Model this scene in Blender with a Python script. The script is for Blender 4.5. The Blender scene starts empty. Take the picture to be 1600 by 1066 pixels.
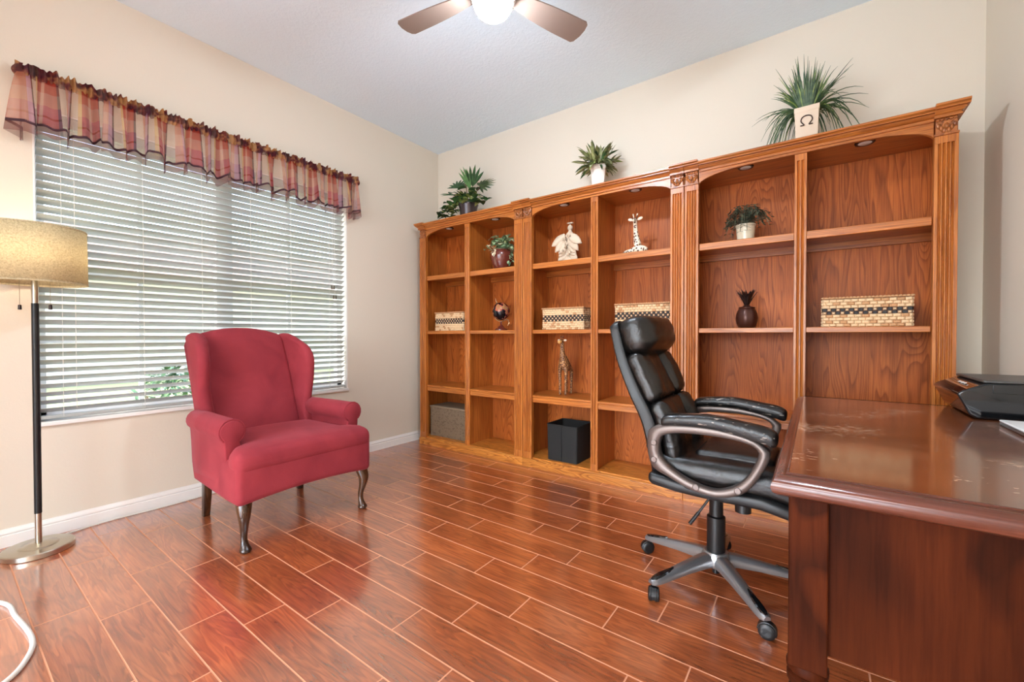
import bpy, bmesh, math, random
from mathutils import Vector, Matrix
random.seed(7)
PI = math.pi
sc = bpy.context.scene
COL = sc.collection

# ------------------------------------------------------------------ camera
cam = bpy.data.cameras.new('camera'); camo = bpy.data.objects.new('camera', cam); COL.objects.link(camo)
camo.location = (3.2689, -3.1915, 1.05)
camo.rotation_euler = (PI/2 - 0.0127, 0.0006, 0.6248)
cam.sensor_width = 36; cam.lens = 658.43/1600*36; cam.clip_start = 0.02
sc.camera = camo
# ------------------------------------------------------------------ world, exposure
sc.view_settings.view_transform = 'Standard'; sc.view_settings.look = 'None'
sc.view_settings.gamma = 1; sc.view_settings.use_curve_mapping = False
sc.view_settings.exposure = 0.38
w = bpy.data.worlds.new('world'); sc.world = w; w.use_nodes = True
nt = w.node_tree; bg = nt.nodes['Background']
sky = nt.nodes.new('ShaderNodeTexSky'); sky.sky_type = 'NISHITA'; sky.sun_disc = False
sky.sun_elevation = math.radians(50); sky.sun_rotation = math.radians(200); sky.air_density = 1.0; sky.dust_density = 3.0
hs = nt.nodes.new('ShaderNodeHueSaturation'); hs.inputs['Saturation'].default_value = 0.9
nt.links.new(sky.outputs[0], hs.inputs['Color']); nt.links.new(hs.outputs[0], bg.inputs[0])
bg.inputs[1].default_value = 1.15

def area(name, loc, rot, sx, sy, power, col=(1, 1, 1), portal=False):
    l = bpy.data.lights.new(name, 'AREA'); l.shape = 'RECTANGLE'; l.size = sx; l.size_y = sy; l.energy = power; l.color = col
    o = bpy.data.objects.new(name, l); COL.objects.link(o); o.location = loc; o.rotation_euler = rot
    if portal: l.cycles.is_portal = True
    return o
def point(name, loc, power, r, col):
    l = bpy.data.lights.new(name, 'POINT'); l.energy = power; l.shadow_soft_size = r; l.color = col
    o = bpy.data.objects.new(name, l); COL.objects.link(o); o.location = loc
    return o
area('window_portal', (-0.16, -1.973, 1.41), (0, -PI/2, 0), 1.7, 1.9, 1, portal=True)
# unseen fill lamp added behind the camera, its invented fixture built below
area('added_ceiling_fill', (2.3, -5.0, 2.90), (0, 0, 0), 1.1, 1.1, 60, (.95, 0.98, 1.0))
# area fill light added behind the camera, set in an invented window
area('added_back_fill', (2.2, -6.56, 1.28), (PI/2, 0, 0), 3.2, 2.3, 120, (0.72, 0.92, 1.12))

# ------------------------------------------------------------------ helpers
def srgb(r, g=None, b=None):
    if g is None: r, g, b = r
    f = lambda c: (c/255/12.92 if c/255 <= 0.04045 else ((c/255+0.055)/1.055)**2.4)
    return (f(r), f(g), f(b), 1)
ORG = {}
class MB:
    def __init__(s): s.v = []; s.f = []; s.m = []; s.uv = None
    def quadbox(s, P, m=0):
        b = len(s.v); s.v += P
        for q in ((0,3,2,1),(4,5,6,7),(0,1,5,4),(1,2,6,5),(2,3,7,6),(3,0,4,7)): s.f.append([b+i for i in q]); s.m.append(m)
        return s
    def box(s, x0, x1, y0, y1, z0, z1, m=0):
        return s.quadbox([(x0,y0,z0),(x1,y0,z0),(x1,y1,z0),(x0,y1,z0),(x0,y0,z1),(x1,y0,z1),(x1,y1,z1),(x0,y1,z1)], m)
    def prism(s, poly, ax, a, b, m=0):
        def mk(u, v, t): return {'x': (t,u,v), 'y': (u,t,v), 'z': (u,v,t)}[ax]
        n = len(poly); o = len(s.v)
        s.v += [mk(u, v, a) for u, v in poly] + [mk(u, v, b) for u, v in poly]
        s.f.append(list(range(o, o+n))[::-1]); s.m.append(m); s.f.append(list(range(o+n, o+2*n))); s.m.append(m)
        for i in range(n): s.f.append([o+i, o+(i+1) % n, o+n+(i+1) % n, o+n+i]); s.m.append(m)
        return s
    def loft(s, rings, cap=True, closed=True, m=0):
        n = len(rings[0]); o = len(s.v)
        for r in rings: s.v += [tuple(p) for p in r]
        for k in range(len(rings)-1):
            for i in range(n if closed else n-1):
                a = o+k*n+i; b = o+k*n+(i+1) % n
                s.f.append([a, b, b+n, a+n]); s.m.append(m)
        if cap:
            s.f.append(list(range(o, o+n))[::-1]); s.m.append(m)
            s.f.append(list(range(o+(len(rings)-1)*n, o+len(rings)*n))); s.m.append(m)
        return s
    def lathe(s, prof, c=(0, 0, 0), n=24, m=0):
        return s.loft([[(c[0]+r*math.cos(2*PI*i/n), c[1]+r*math.sin(2*PI*i/n), c[2]+z) for i in range(n)] for r, z in prof], m=m)
    def tube(s, pts, r, n=8, m=0, cap=True):
        pts = [Vector(p) for p in pts]; rings = []
        rs = r if isinstance(r, (list, tuple)) else [r]*len(pts)
        up = None
        for i, p in enumerate(pts):
            t = (pts[min(i+1, len(pts)-1)]-pts[max(i-1, 0)]).normalized()
            if up is None: up = Vector((0, 0, 1)) if abs(t.z) < .9 else Vector((1, 0, 0))
            a = t.cross(up).normalized(); b = a.cross(t).normalized(); up = b
            rings.append([p+rs[i]*(math.cos(2*PI*k/n)*a+math.sin(2*PI*k/n)*b) for k in range(n)])
        return s.loft(rings, cap, m=m)
    def sphere(s, c, r, n=12, k=8, m=0):
        if not isinstance(r, (tuple, list)): r = (r, r, r)
        rings = []
        for j in range(k+1):
            th = -PI/2+PI*(j*0.98+0.01*k)/k
            rings.append([(c[0]+r[0]*math.cos(th)*math.cos(2*PI*i/n), c[1]+r[1]*math.cos(th)*math.sin(2*PI*i/n), c[2]+r[2]*math.sin(th)) for i in range(n)])
        return s.loft(rings, m=m)
    def rbox(s, x0, x1, y0, y1, z0, z1, r, n=4, puff=0.0, warp=None, m=0):
        lo = (x0, y0, z0); hi = (x1, y1, z1); r = min(r, (x1-x0)/2-1e-4, (y1-y0)/2-1e-4, (z1-z0)/2-1e-4)
        fr = (0, .2, .42, .66, 1.0)
        def ticks(a):
            L = [lo[a]+r*f for f in fr]; M = [lo[a]+r+(hi[a]-lo[a]-2*r)*i/n for i in range(1, n)]
            return L+M+[hi[a]-r*f for f in fr[::-1]]
        T = [ticks(a) for a in range(3)]; key = {}
        def put(p):
            k = tuple(round(c, 5) for c in p)
            if k in key: return key[k]
            c = [min(max(p[i], lo[i]+r), hi[i]-r) for i in range(3)]; d = Vector([p[i]-c[i] for i in range(3)])
            q = Vector(c)+d.normalized()*r
            if puff:
                u = [(p[i]-lo[i])/(hi[i]-lo[i])*2-1 for i in range(3)]
                pf = puff if isinstance(puff, tuple) else (puff,)*3
                for i in range(3):
                    j, l = (i+1) % 3, (i+2) % 3
                    q[i] += pf[i]*u[i]*(1-u[j]**2)*(1-u[l]**2)
            if warp: q = Vector(warp(*q))
            key[k] = len(s.v); s.v.append(tuple(q)); return key[k]
        for a in range(3):
            b, c = (a+1) % 3, (a+2) % 3
            for side in (lo[a], hi[a]):
                for i in range(len(T[b])-1):
                    for j in range(len(T[c])-1):
                        f = []
                        for (ii, jj) in ((i,j),(i+1,j),(i+1,j+1),(i,j+1)):
                            p = [0, 0, 0]; p[a] = side; p[b] = T[b][ii]; p[c] = T[c][jj]; f.append(put(p))
                        if len(set(f)) == 4: s.f.append(f); s.m.append(m)
        return s
    def grid(s, fn, nu, nv, m=0):
        o = len(s.v)
        for i in range(nu+1):
            for j in range(nv+1): s.v.append(tuple(fn(i/nu, j/nv)))
        for i in range(nu):
            for j in range(nv):
                a = o+i*(nv+1)+j; s.f.append([a, a+nv+1, a+nv+2, a+1]); s.m.append(m)
        return s
    def build(s, name, mats, parent=None, smooth=40, bevel=0, seg=2, sub=0, origin=None, kind=None, solid=0, label=None, keep=False):
        org = Vector(ORG[parent.as_pointer()]) if parent is not None else Vector(origin or (0, 0, 0))
        me = bpy.data.meshes.new(name)
        me.from_pydata([tuple(Vector(p)-org) for p in s.v], [], s.f)
        if not isinstance(mats, (list, tuple)): mats = [mats]
        for x in mats: me.materials.append(x)
        if len(mats) > 1: me.polygons.foreach_set('material_index', s.m)
        if not keep:
            bm = bmesh.new(); bm.from_mesh(me); bmesh.ops.recalc_face_normals(bm, faces=bm.faces); bm.to_mesh(me); bm.free()
        if s.uv:
            ul = me.uv_layers.new(name='UVMap')
            for lp in me.loops: ul.data[lp.index].uv = s.uv[lp.vertex_index]
        if smooth:
            me.shade_smooth()
            me.set_sharp_from_angle(angle=math.radians(smooth))
        o = bpy.data.objects.new(name, me); COL.objects.link(o)
        if parent is not None: o.parent = parent
        else: o.location = org
        ORG[o.as_pointer()] = tuple(org)
        if bevel:
            b = o.modifiers.new('bevel', 'BEVEL'); b.width = bevel; b.segments = seg; b.limit_method = 'ANGLE'; b.angle_limit = math.radians(35)
            me.shade_smooth()
        if solid: so = o.modifiers.new('solid', 'SOLIDIFY'); so.thickness = solid
        if sub: ss = o.modifiers.new('sub', 'SUBSURF'); ss.levels = sub; ss.render_levels = sub
        if kind: o['kind'] = kind
        if label: o['label'] = label
        return o
def tag(o, label, cat, group=None):
    o['label'] = label; o['category'] = cat
    if group: o['group'] = group
    return o
def thing(name, loc, label, cat, group=None):
    o = bpy.data.objects.new(name, None); COL.objects.link(o); o.location = loc; o.empty_display_size = 0.05
    ORG[o.as_pointer()] = tuple(loc)
    return tag(o, label, cat, group)
def struct(mb, name, mat, **k):
    o = mb.build(name, mat, **k); o['kind'] = 'structure'; return o
def cut(p, q, t): return p+(q-p)*t
def interp(pts, t):          # polyline of tuples, t in 0..1 by index
    x = t*(len(pts)-1); i = min(int(x), len(pts)-2); f = x-i
    return tuple(a+(b-a)*f for a, b in zip(pts[i], pts[i+1]))
def catmull(P, n, closed=False):
    out = []; N = len(P); segs = N if closed else N-1
    for i in range(segs):
        p = [P[(i+k) % N] if closed else P[min(max(i+k, 0), N-1)] for k in (-1, 0, 1, 2)]
        for j in range(n):
            t = j/n
            out.append(tuple(0.5*(2*b+(c-a)*t+(2*a-5*b+4*c-d)*t*t+(3*b-a-3*c+d)*t**3) for a, b, c, d in zip(*p)))
    if not closed: out.append(tuple(P[-1]))
    return out

# ------------------------------------------------------------------ materials
class NT:
    def __init__(s, name):
        s.mat = bpy.data.materials.new(name); s.mat.use_nodes = True; s.t = s.mat.node_tree
        s.b = s.t.nodes['Principled BSDF']; s.out = s.t.nodes['Material Output']
    def n(s, typ, **kw):
        nd = s.t.nodes.new('ShaderNode'+typ)
        for k, v in kw.items():
            if k.startswith('_'): nd.inputs[k[1:].replace('_', ' ')].default_value = v
            else: setattr(nd, k, v)
        return nd
    def l(s, a, b): s.t.links.new(a, b)
    def set(s, **kw):
        for k, v in kw.items(): s.b.inputs[k.replace('_', ' ')].default_value = v
        return s
    def coords(s, scale=(1, 1, 1), rand=0.0, kind='Object'):
        tc = s.n('TexCoord'); v = tc.outputs[kind]
        if rand:
            oi = s.n('ObjectInfo'); mul = s.n('VectorMath', operation='SCALE'); cb = s.n('CombineXYZ')
            for i in range(3): s.l(oi.outputs['Random'], cb.inputs[i])
            s.l(cb.outputs[0], mul.inputs[0]); mul.inputs['Scale'].default_value = rand
            ad = s.n('VectorMath', operation='ADD'); s.l(v, ad.inputs[0]); s.l(mul.outputs[0], ad.inputs[1]); v = ad.outputs[0]
        mp = s.n('VectorMath', operation='MULTIPLY'); s.l(v, mp.inputs[0]); mp.inputs[1].default_value = scale
        return mp.outputs[0]
    def noise(s, vec, scale, detail=3, dist=0, rough=.5):
        nd = s.n('TexNoise', _Scale=scale, _Detail=detail, _Distortion=dist, _Roughness=rough)
        s.l(vec, nd.inputs['Vector']); return nd.outputs['Fac']
    def ramp(s, fac, stops, interp='LINEAR'):
        r = s.n('ValToRGB'); r.color_ramp.interpolation = interp; e = r.color_ramp.elements
        while len(e) < len(stops): e.new(.5)
        for el, (p, c) in zip(e, stops): el.position = p; el.color = c if len(c) == 4 else (*c, 1)
        s.l(fac, r.inputs[0]); return r.outputs[0]
    def mix(s, a, b, f, mode='MIX'):
        m = s.n('MixRGB', blend_type=mode)
        for i, x in ((1, a), (2, b), (0, f)):
            if hasattr(x, 'links'): s.l(x, m.inputs[i])
            else: m.inputs[i].default_value = x
        return m.outputs[0]
    def math(s, op, a, b=0.0):
        m = s.n('Math', operation=op)
        for i, x in ((0, a), (1, b)):
            if hasattr(x, 'links'): s.l(x, m.inputs[i])
            else: m.inputs[i].default_value = x
        return m.outputs[0]
    def bump(s, h, strength, dist=.01):
        b = s.n('Bump', _Strength=strength, _Distance=dist); s.l(h, b.inputs['Height']); s.l(b.outputs[0], s.b.inputs['Normal'])
    def col(s, c): s.l(c, s.b.inputs['Base Color'])

def plain(name, c, rough=.5, metal=0, bump=0, bscale=200, bdist=.002, **kw):
    t = NT(name); t.set(Base_Color=c, Roughness=rough, Metallic=metal, **kw)
    if bump: t.bump(t.noise(t.coords(), bscale, 3), bump, bdist)
    return t.mat
def wood(name, dark, mid, light, axis='z', rings=1.0, fine=1.0, rough=.35, rand=17.0, coat=0.15, ringamt=.8, sc=(5, 5, .55)):
    t = NT(name)
    perm = {'z': lambda a: a, 'x': lambda a: (a[2], a[1], a[0]), 'y': lambda a: (a[0], a[2], a[1])}[axis]
    v = t.coords(perm(sc), rand)
    field = t.noise(v, 1.0, 2, .4, .4)
    rg = t.math('FRACT', t.math('MULTIPLY', field, 16*rings))
    rg = t.ramp(rg, [(0, (0, 0, 0)), (.55, (.75, .75, .75)), (.86, (1, 1, 1)), (1, (0, 0, 0))])
    v2 = t.coords(perm((90*fine, 90*fine, 3)), rand)
    pores = t.noise(v2, 2.0, 3, 0, .6)
    v3 = t.coords(perm((10, 10, .8)), rand*1.7)
    tone = t.noise(v3, 1.0, 2)
    c = t.ramp(rg, [(0, dark), (.5, mid), (1, light)])
    base = t.mix(mid, c, ringamt)
    pr = t.ramp(pores, [(.35, (.55, .5, .45)), (.6, (1, 1, 1))])
    base = t.mix(base, pr, .65, 'MULTIPLY')
    tn = t.ramp(tone, [(.3, (.78, .74, .7)), (.7, (1.12, 1.1, 1.08))])
    base = t.mix(base, tn, .8, 'MULTIPLY')
    t.col(base); t.set(Roughness=rough, Coat_Weight=coat, Coat_Roughness=.25)
    t.bump(pores, .12, .002)
    return t.mat
OD, OM, OL = srgb(138, 70, 22), srgb(188, 108, 42), srgb(206, 130, 58)
M = {}
M['oak_z'] = wood('oak_vertical', OD, OM, OL, 'z', sc=(16, 16, .5), ringamt=.55)
M['oak_x'] = wood('oak_horizontal', OD, OM, OL, 'x', sc=(16, 16, .5), ringamt=.55)
M['oak_panel'] = wood('oak_veneer_panel', srgb(108, 48, 13), srgb(184, 98, 39), srgb(200, 114, 50), 'z', rings=2.2, sc=(5.5, 5.5, .6), ringamt=.5, rough=.45, coat=0)
M['oak_carved'] = wood('oak_carved', srgb(110, 58, 24), srgb(170, 98, 46), srgb(192, 120, 62), 'z', sc=(6, 6, 4))
M['plinth'] = wood('oak_plinth', srgb(140, 74, 20), srgb(206, 126, 48), srgb(222, 148, 66), 'x', sc=(12, 12, 1.5), rings=1.2)
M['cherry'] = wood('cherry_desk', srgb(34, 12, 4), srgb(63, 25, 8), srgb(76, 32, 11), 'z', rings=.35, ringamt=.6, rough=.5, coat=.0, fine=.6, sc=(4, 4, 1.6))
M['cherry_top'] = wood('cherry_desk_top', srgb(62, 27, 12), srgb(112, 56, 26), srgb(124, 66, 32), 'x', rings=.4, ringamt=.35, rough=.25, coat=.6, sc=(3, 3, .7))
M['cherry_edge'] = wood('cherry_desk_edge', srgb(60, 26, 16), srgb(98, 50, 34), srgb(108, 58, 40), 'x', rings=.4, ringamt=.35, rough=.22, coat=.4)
M['cherry'].node_tree.nodes['Principled BSDF'].inputs['Specular IOR Level'].default_value = .06
M['oak_panel'].node_tree.nodes['Principled BSDF'].inputs['Specular IOR Level'].default_value = .25
def worn_top():
    m = M['cherry_top']; nt = m.node_tree; b = nt.nodes['Principled BSDF']; src = b.inputs['Base Color'].links[0].from_socket
    tc = nt.nodes.new('ShaderNodeTexCoord'); sca = nt.nodes.new('ShaderNodeVectorMath'); sca.operation = 'MULTIPLY'; sca.inputs[1].default_value = (60, 130, 1)
    nt.links.new(tc.outputs['Object'], sca.inputs[0])
    n1 = nt.nodes.new('ShaderNodeTexNoise'); n1.inputs['Scale'].default_value = 1.0; n1.inputs['Detail'].default_value = 2; nt.links.new(sca.outputs[0], n1.inputs['Vector'])
    n2 = nt.nodes.new('ShaderNodeTexNoise'); n2.inputs['Scale'].default_value = 4.0; nt.links.new(tc.outputs['Object'], n2.inputs['Vector'])
    mu = nt.nodes.new('ShaderNodeMath'); mu.operation = 'MULTIPLY'; nt.links.new(n1.outputs['Fac'], mu.inputs[0]); nt.links.new(n2.outputs['Fac'], mu.inputs[1])
    r = nt.nodes.new('ShaderNodeValToRGB'); r.color_ramp.elements[0].position = .34; r.color_ramp.elements[1].position = .375; nt.links.new(mu.outputs[0], r.inputs[0])
    mx = nt.nodes.new('ShaderNodeMixRGB'); nt.links.new(r.outputs[0], mx.inputs[0]); nt.links.new(src, mx.inputs[1]); mx.inputs[2].default_value = srgb(206, 170, 140)
    nt.links.new(mx.outputs[0], b.inputs['Base Color']); b.inputs['Coat Roughness'].default_value = .11; b.inputs['Coat Weight'].default_value = 1.0; b.inputs['Coat IOR'].default_value = 1.7
worn_top()
M['leg_wood'] = wood('walnut_leg', srgb(30, 15, 8), srgb(60, 34, 17), srgb(92, 58, 32), 'z', rings=.6, rough=.25, coat=.5)

def floor_mat():
    t = NT('plank_tile'); v = t.coords((1.1, 8, 1), 31.0)
    field = t.noise(v, 1.5, 3, .8, .5)
    rg = t.math('FRACT', t.math('MULTIPLY', field, 9))
    rg = t.ramp(rg, [(0, (.4, .4, .4)), (.35, (.65, .65, .65)), (.8, (1, 1, 1)), (1, (.4, .4, .4))])
    c = t.ramp(rg, [(0, srgb(120, 57, 29)), (.6, srgb(170, 89, 47)), (1, srgb(190, 105, 58))])
    st = t.noise(t.coords((4, 90, 1), 13.0), 1.2, 4, .3, .6)
    c = t.mix(c, t.ramp(st, [(.35, (.70, .64, .60)), (.62, (1.1, 1.08, 1.05))]), .8, 'MULTIPLY')
    big = t.noise(t.coords((2.2, 8, 1), 7.0), 1.1, 3)
    c = t.mix(c, t.ramp(big, [(.3, (.66, .60, .57)), (.7, (1.14, 1.12, 1.1))]), .85, 'MULTIPLY')
    oi = t.n('ObjectInfo'); rv = t.ramp(oi.outputs['Random'], [(0, (.86, .84, .84)), (1, (1.12, 1.12, 1.1))])
    c = t.mix(c, rv, 1, 'MULTIPLY')
    t.col(c); t.set(Roughness=.36, Coat_Weight=1.0, Coat_Roughness=.17, Coat_IOR=3.6)
    wv = t.noise(t.coords((2.6, 30, 1), 19.0), 1.0, 2, .3)
    b1 = t.n('Bump', _Strength=.10, _Distance=.006); t.l(wv, b1.inputs['Height'])
    t.l(b1.outputs[0], t.b.inputs['Normal']); t.l(b1.outputs[0], t.b.inputs['Coat Normal'])
    return t.mat
M['plank'] = floor_mat()
M['plank_side'] = plain('plank_side', srgb(200, 140, 106), .9, Specular_IOR_Level=.1)
M['grout'] = plain('grout', srgb(204, 142, 110), .85, bump=.2, bscale=400)
M['wall'] = plain('wall_paint', srgb(221, 210, 192), .75, bump=.12, bscale=90, bdist=.004)
def ceil_mat():
    t = NT('ceiling_texture'); t.set(Base_Color=srgb(225, 240, 249), Roughness=.9)
    n1 = t.noise(t.coords(), 55, 4, .6); t.bump(t.ramp(n1, [(.42, (0, 0, 0)), (.6, (1, 1, 1))]), .2, .004); return t.mat
M['ceiling'] = ceil_mat()
M['white'] = plain('white_gloss_paint', srgb(236, 232, 226), .35)
M['vinyl'] = plain('window_vinyl', srgb(228, 230, 230), .4)
def slat_mat():
    t = NT('blind_slat'); c = srgb(192, 194, 189); df = t.n('BsdfDiffuse', _Color=c); tl = t.n('BsdfTranslucent', _Color=c); gl = t.n('BsdfGlossy', _Roughness=.35)
    mx = t.n('MixShader'); mx.inputs[0].default_value = .22; t.l(df.outputs[0], mx.inputs[1]); t.l(tl.outputs[0], mx.inputs[2])
    m2 = t.n('MixShader'); m2.inputs[0].default_value = .04; t.l(mx.outputs[0], m2.inputs[1]); t.l(gl.outputs[0], m2.inputs[2]); t.l(m2.outputs[0], t.out.inputs[0]); return t.mat
M['slat'] = slat_mat()
M['cord'] = plain('white_cord', srgb(220, 216, 206), .7)
M['darkwood'] = plain('dark_tassel', srgb(86, 70, 48), .5)
M['black_plastic'] = plain('black_plastic', srgb(15, 15, 16), .42)
M['gloss_black'] = plain('glossy_black_plastic', srgb(15, 16, 18), .08, Coat_Weight=.5)
M['grey_plastic'] = plain('printer_lid', srgb(70, 66, 63), .38)
M['nickel'] = plain('brushed_nickel', srgb(196, 188, 172), .28, 1.0, bump=.05, bscale=300)
M['pewter'] = plain('pewter_plastic', srgb(112, 101, 96), .38, .7)
M['silver'] = plain('silver_base', srgb(150, 150, 152), .32, .8)
M['chrome'] = plain('chrome', srgb(220, 220, 220), .12, 1.0)
M['fan_blade'] = plain('fan_blade', srgb(124, 104, 92), .5, bump=.05)
M['fan_metal'] = plain('fan_metal', srgb(150, 140, 130), .3, .9)
def leather():
    t = NT('black_leather'); n1 = t.noise(t.coords(), 14, 5, .6); n2 = t.noise(t.coords(), 420, 2)
    t.col(t.ramp(n1, [(.35, srgb(10, 10, 10)), (.7, srgb(26, 20, 17))]))
    h = t.mix(n1, n2, .12); t.bump(h, .6, .012); t.set(Roughness=.27, Specular_IOR_Level=.6); return t.mat
M['leather'] = leather()
def worn():
    t = NT('worn_leather'); n1 = t.noise(t.coords(), 18, 5, 1.2)
    n2 = t.noise(t.coords((30, 90, 90)), 1.0, 4)
    t.col(t.mix(t.ramp(n1, [(.4, srgb(12, 11, 11)), (.75, srgb(28, 23, 20))]), srgb(140, 128, 118), t.ramp(n2, [(.62, (0, 0, 0)), (.66, (1, 1, 1))])))
    t.bump(n1, .45, .008); t.set(Roughness=.33); return t.mat
M['worn'] = worn()
def velvet():
    t = NT('red_slipcover'); n1 = t.noise(t.coords(), 5, 4, .6); n2 = t.noise(t.coords(), 260, 3)
    c = t.ramp(n1, [(.3, srgb(132, 42, 50)), (.7, srgb(152, 53, 60))]); t.col(c)
    t.set(Roughness=.85, Sheen_Weight=.28, Sheen_Roughness=.4, Sheen_Tint=srgb(230, 130, 140), Specular_IOR_Level=.2)
    t.bump(t.mix(n1, n2, .25), .22, .01); return t.mat
M['velvet'] = velvet()
def shade_mat():
    t = NT('linen_shade'); n1 = t.noise(t.coords((1, 1, 1)), 150, 4, .5, .7)
    c = t.ramp(n1, [(.3, srgb(190, 174, 138)), (.6, srgb(228, 216, 184))])
    df = t.n('BsdfDiffuse'); tl = t.n('BsdfTranslucent'); mx = t.n('MixShader'); mx.inputs[0].default_value = .55
    t.l(c, df.inputs[0]); t.l(c, tl.inputs[0]); t.l(df.outputs[0], mx.inputs[1]); t.l(tl.outputs[0], mx.inputs[2]); t.l(mx.outputs[0], t.out.inputs[0]); return t.mat
M['shade'] = shade_mat()
def emis(name, c, s):
    t = NT(name); t.set(Base_Color=c, Emission_Color=c, Emission_Strength=s); return t.mat
M['globe'] = emis('fan_globe_glass', (.84, .97, 1.12, 1), 230)
M['bulb'] = emis('bulb_glass', (1, .88, .72, 1), 38)
M['fill_fixture'] = emis('fill_fixture_glow', (1, .95, .88, 1), 4)  # glow of the added fill fixture behind the camera
def glass():
    t = NT('window_glass'); tr = t.n('BsdfTransparent'); gl = t.n('BsdfGlossy', _Roughness=.02); mx = t.n('MixShader'); mx.inputs[0].default_value = .05
    t.l(tr.outputs[0], mx.inputs[1]); t.l(gl.outputs[0], mx.inputs[2]); t.l(mx.outputs[0], t.out.inputs[0]); return t.mat
M['glass'] = glass()
def valance_mat(name, hem=False, header=False):
    t = NT(name); tc = t.n('TexCoord'); sp = t.n('SeparateXYZ'); t.l(tc.outputs['UV'], sp.inputs[0])
    u, v = sp.outputs[0], sp.outputs[1]
    fu = t.math('FRACT', t.math('MULTIPLY', u, 13.0))
    brick, peach, cream, mauve, plum, gold = srgb(168, 62, 48), srgb(222, 150, 122), srgb(238, 216, 190), srgb(196, 150, 172), srgb(72, 34, 48), srgb(214, 180, 118)
    cu = t.ramp(fu, [(0, brick), (.18, plum), (.22, cream), (.40, peach), (.52, mauve), (.60, plum), (.63, cream), (.76, gold), (.82, brick), (.94, peach)], 'CONSTANT')
    fv = t.math('FRACT', t.math('MULTIPLY', v, 1.0))
    cv = t.ramp(fv, [(0, mauve), (.16, plum), (.2, mauve), (.42, cream), (.7, peach), (.9, brick)], 'CONSTANT')
    c = t.mix(cu, cv, .22)
    if header:
        n1 = t.noise(t.coords((1, 16, 16)), 1.0, 2)
        c = t.mix(c, t.ramp(n1, [(.44, srgb(84, 40, 50)), (.5, srgb(128, 66, 60)), (.58, srgb(190, 142, 92))]), .9)
    if hem: c = t.mix(c, srgb(108, 64, 72), .7)
    df = t.n('BsdfDiffuse'); tl = t.n('BsdfTranslucent'); tr = t.n('BsdfTransparent')
    t.l(c, df.inputs[0]); t.l(c, tl.inputs[0])
    m1 = t.n('MixShader'); m1.inputs[0].default_value = .5; t.l(df.outputs[0], m1.inputs[1]); t.l(tl.outputs[0], m1.inputs[2])
    m2 = t.n('MixShader'); m2.inputs[0].default_value = .0 if header else .46
    if not (header or hem):
        g = lambda q: (q, q, q)
        t.l(t.ramp(fu, [(0, g(.2)), (.18, g(.12)), (.22, g(.68)), (.40, g(.48)), (.52, g(.35)), (.60, g(.1)), (.63, g(.68)), (.76, g(.3)), (.82, g(.18)), (.94, g(.45))], 'CONSTANT'), m2.inputs[0])
    t.l(m1.outputs[0], m2.inputs[1]); t.l(tr.outputs[0], m2.inputs[2]); t.l(m2.outputs[0], t.out.inputs[0]); return t.mat
M['val_skirt'] = valance_mat('valance_sheer_plaid'); M['val_head'] = valance_mat('valance_gathered_header', header=True); M['val_hem'] = valance_mat('valance_hem', hem=True)
M['val_line'] = plain('valance_dark_stitch', srgb(62, 30, 40), .8)
def leafm(name, a, b, rough=.45):
    t = NT(name); oi = t.n('ObjectInfo'); n1 = t.noise(t.coords(), 30, 2)
    t.col(t.ramp(t.math('ADD', t.math('MULTIPLY', n1, .7), t.math('MULTIPLY', oi.outputs['Random'], .3)), [(.3, a), (.68, b)])); t.set(Roughness=rough); return t.mat
M['leaf_dark'] = leafm('leaf_dark_green', srgb(30, 56, 30), srgb(70, 108, 58))
M['leaf_palm'] = leafm('leaf_palm_green', srgb(40, 84, 44), srgb(104, 148, 84))
M['leaf_olive'] = leafm('leaf_olive', srgb(78, 82, 50), srgb(150, 152, 98))
M['leaf_lime'] = leafm('leaf_lime', srgb(104, 124, 56), srgb(176, 186, 110))
M['leaf_grass'] = leafm('grass_blade_green', srgb(40, 66, 38), srgb(104, 128, 72))
M['leaf_grass2'] = leafm('grass_blade_lime', srgb(96, 118, 44), srgb(170, 182, 92))
M['leaf_ivy'] = leafm('leaf_variegated', srgb(78, 120, 76), srgb(196, 214, 170))
M['leaf_cream'] = leafm('leaf_cream', srgb(220, 196, 160), srgb(240, 226, 196))
M['leaf_fern'] = leafm('frond_grey_green', srgb(48, 58, 46), srgb(150, 162, 132))
M['stem'] = plain('stem_brown', srgb(112, 84, 60), .7)
M['pot_dark'] = plain('pewter_pot', srgb(76, 66, 66), .25, .5)
M['pot_red'] = plain('oxblood_pot', srgb(104, 46, 36), .22, bump=.1, bscale=30, Coat_Weight=.4)
M['pot_cream'] = plain('cream_pot', srgb(216, 204, 178), .3, Coat_Weight=.3)
M['pot_white'] = plain('white_pot', srgb(232, 222, 210), .6, bump=.15, bscale=60)
M['pot_stone'] = plain('stone_pot', srgb(222, 202, 178), .8, bump=.3, bscale=50)
M['emblem'] = plain('dark_emblem', srgb(74, 54, 42), .7)
M['angel'] = plain('whitewashed_carving', srgb(206, 186, 162), .75, bump=.35, bscale=60, bdist=.004)
M['bronze'] = plain('bronze_pineapple', srgb(76, 44, 36), .32, .45)
M['bronze_dark'] = plain('dark_bronze', srgb(42, 24, 20), .35, .4)
def vor(name, a, b, scale, lo, hi, feature='DISTANCE_TO_EDGE', stretch=(1, 1, 1)):
    t = NT(name); vn = t.n('TexVoronoi', feature=feature, _Scale=scale); t.l(t.coords(stretch), vn.inputs['Vector'])
    t.col(t.ramp(vn.outputs['Distance'], [(lo, a), (hi, b)])); t.set(Roughness=.5); return t.mat
M['gir_pale'] = vor('pale_giraffe_spots', srgb(92, 60, 44), srgb(238, 220, 194), 62, .36, .46, 'F1')
M['gir_brown'] = vor('brown_giraffe_patches', srgb(206, 152, 92), srgb(84, 42, 24), 70, .03, .07)
M['gir_face'] = plain('giraffe_face', srgb(206, 150, 84), .5)
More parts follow.
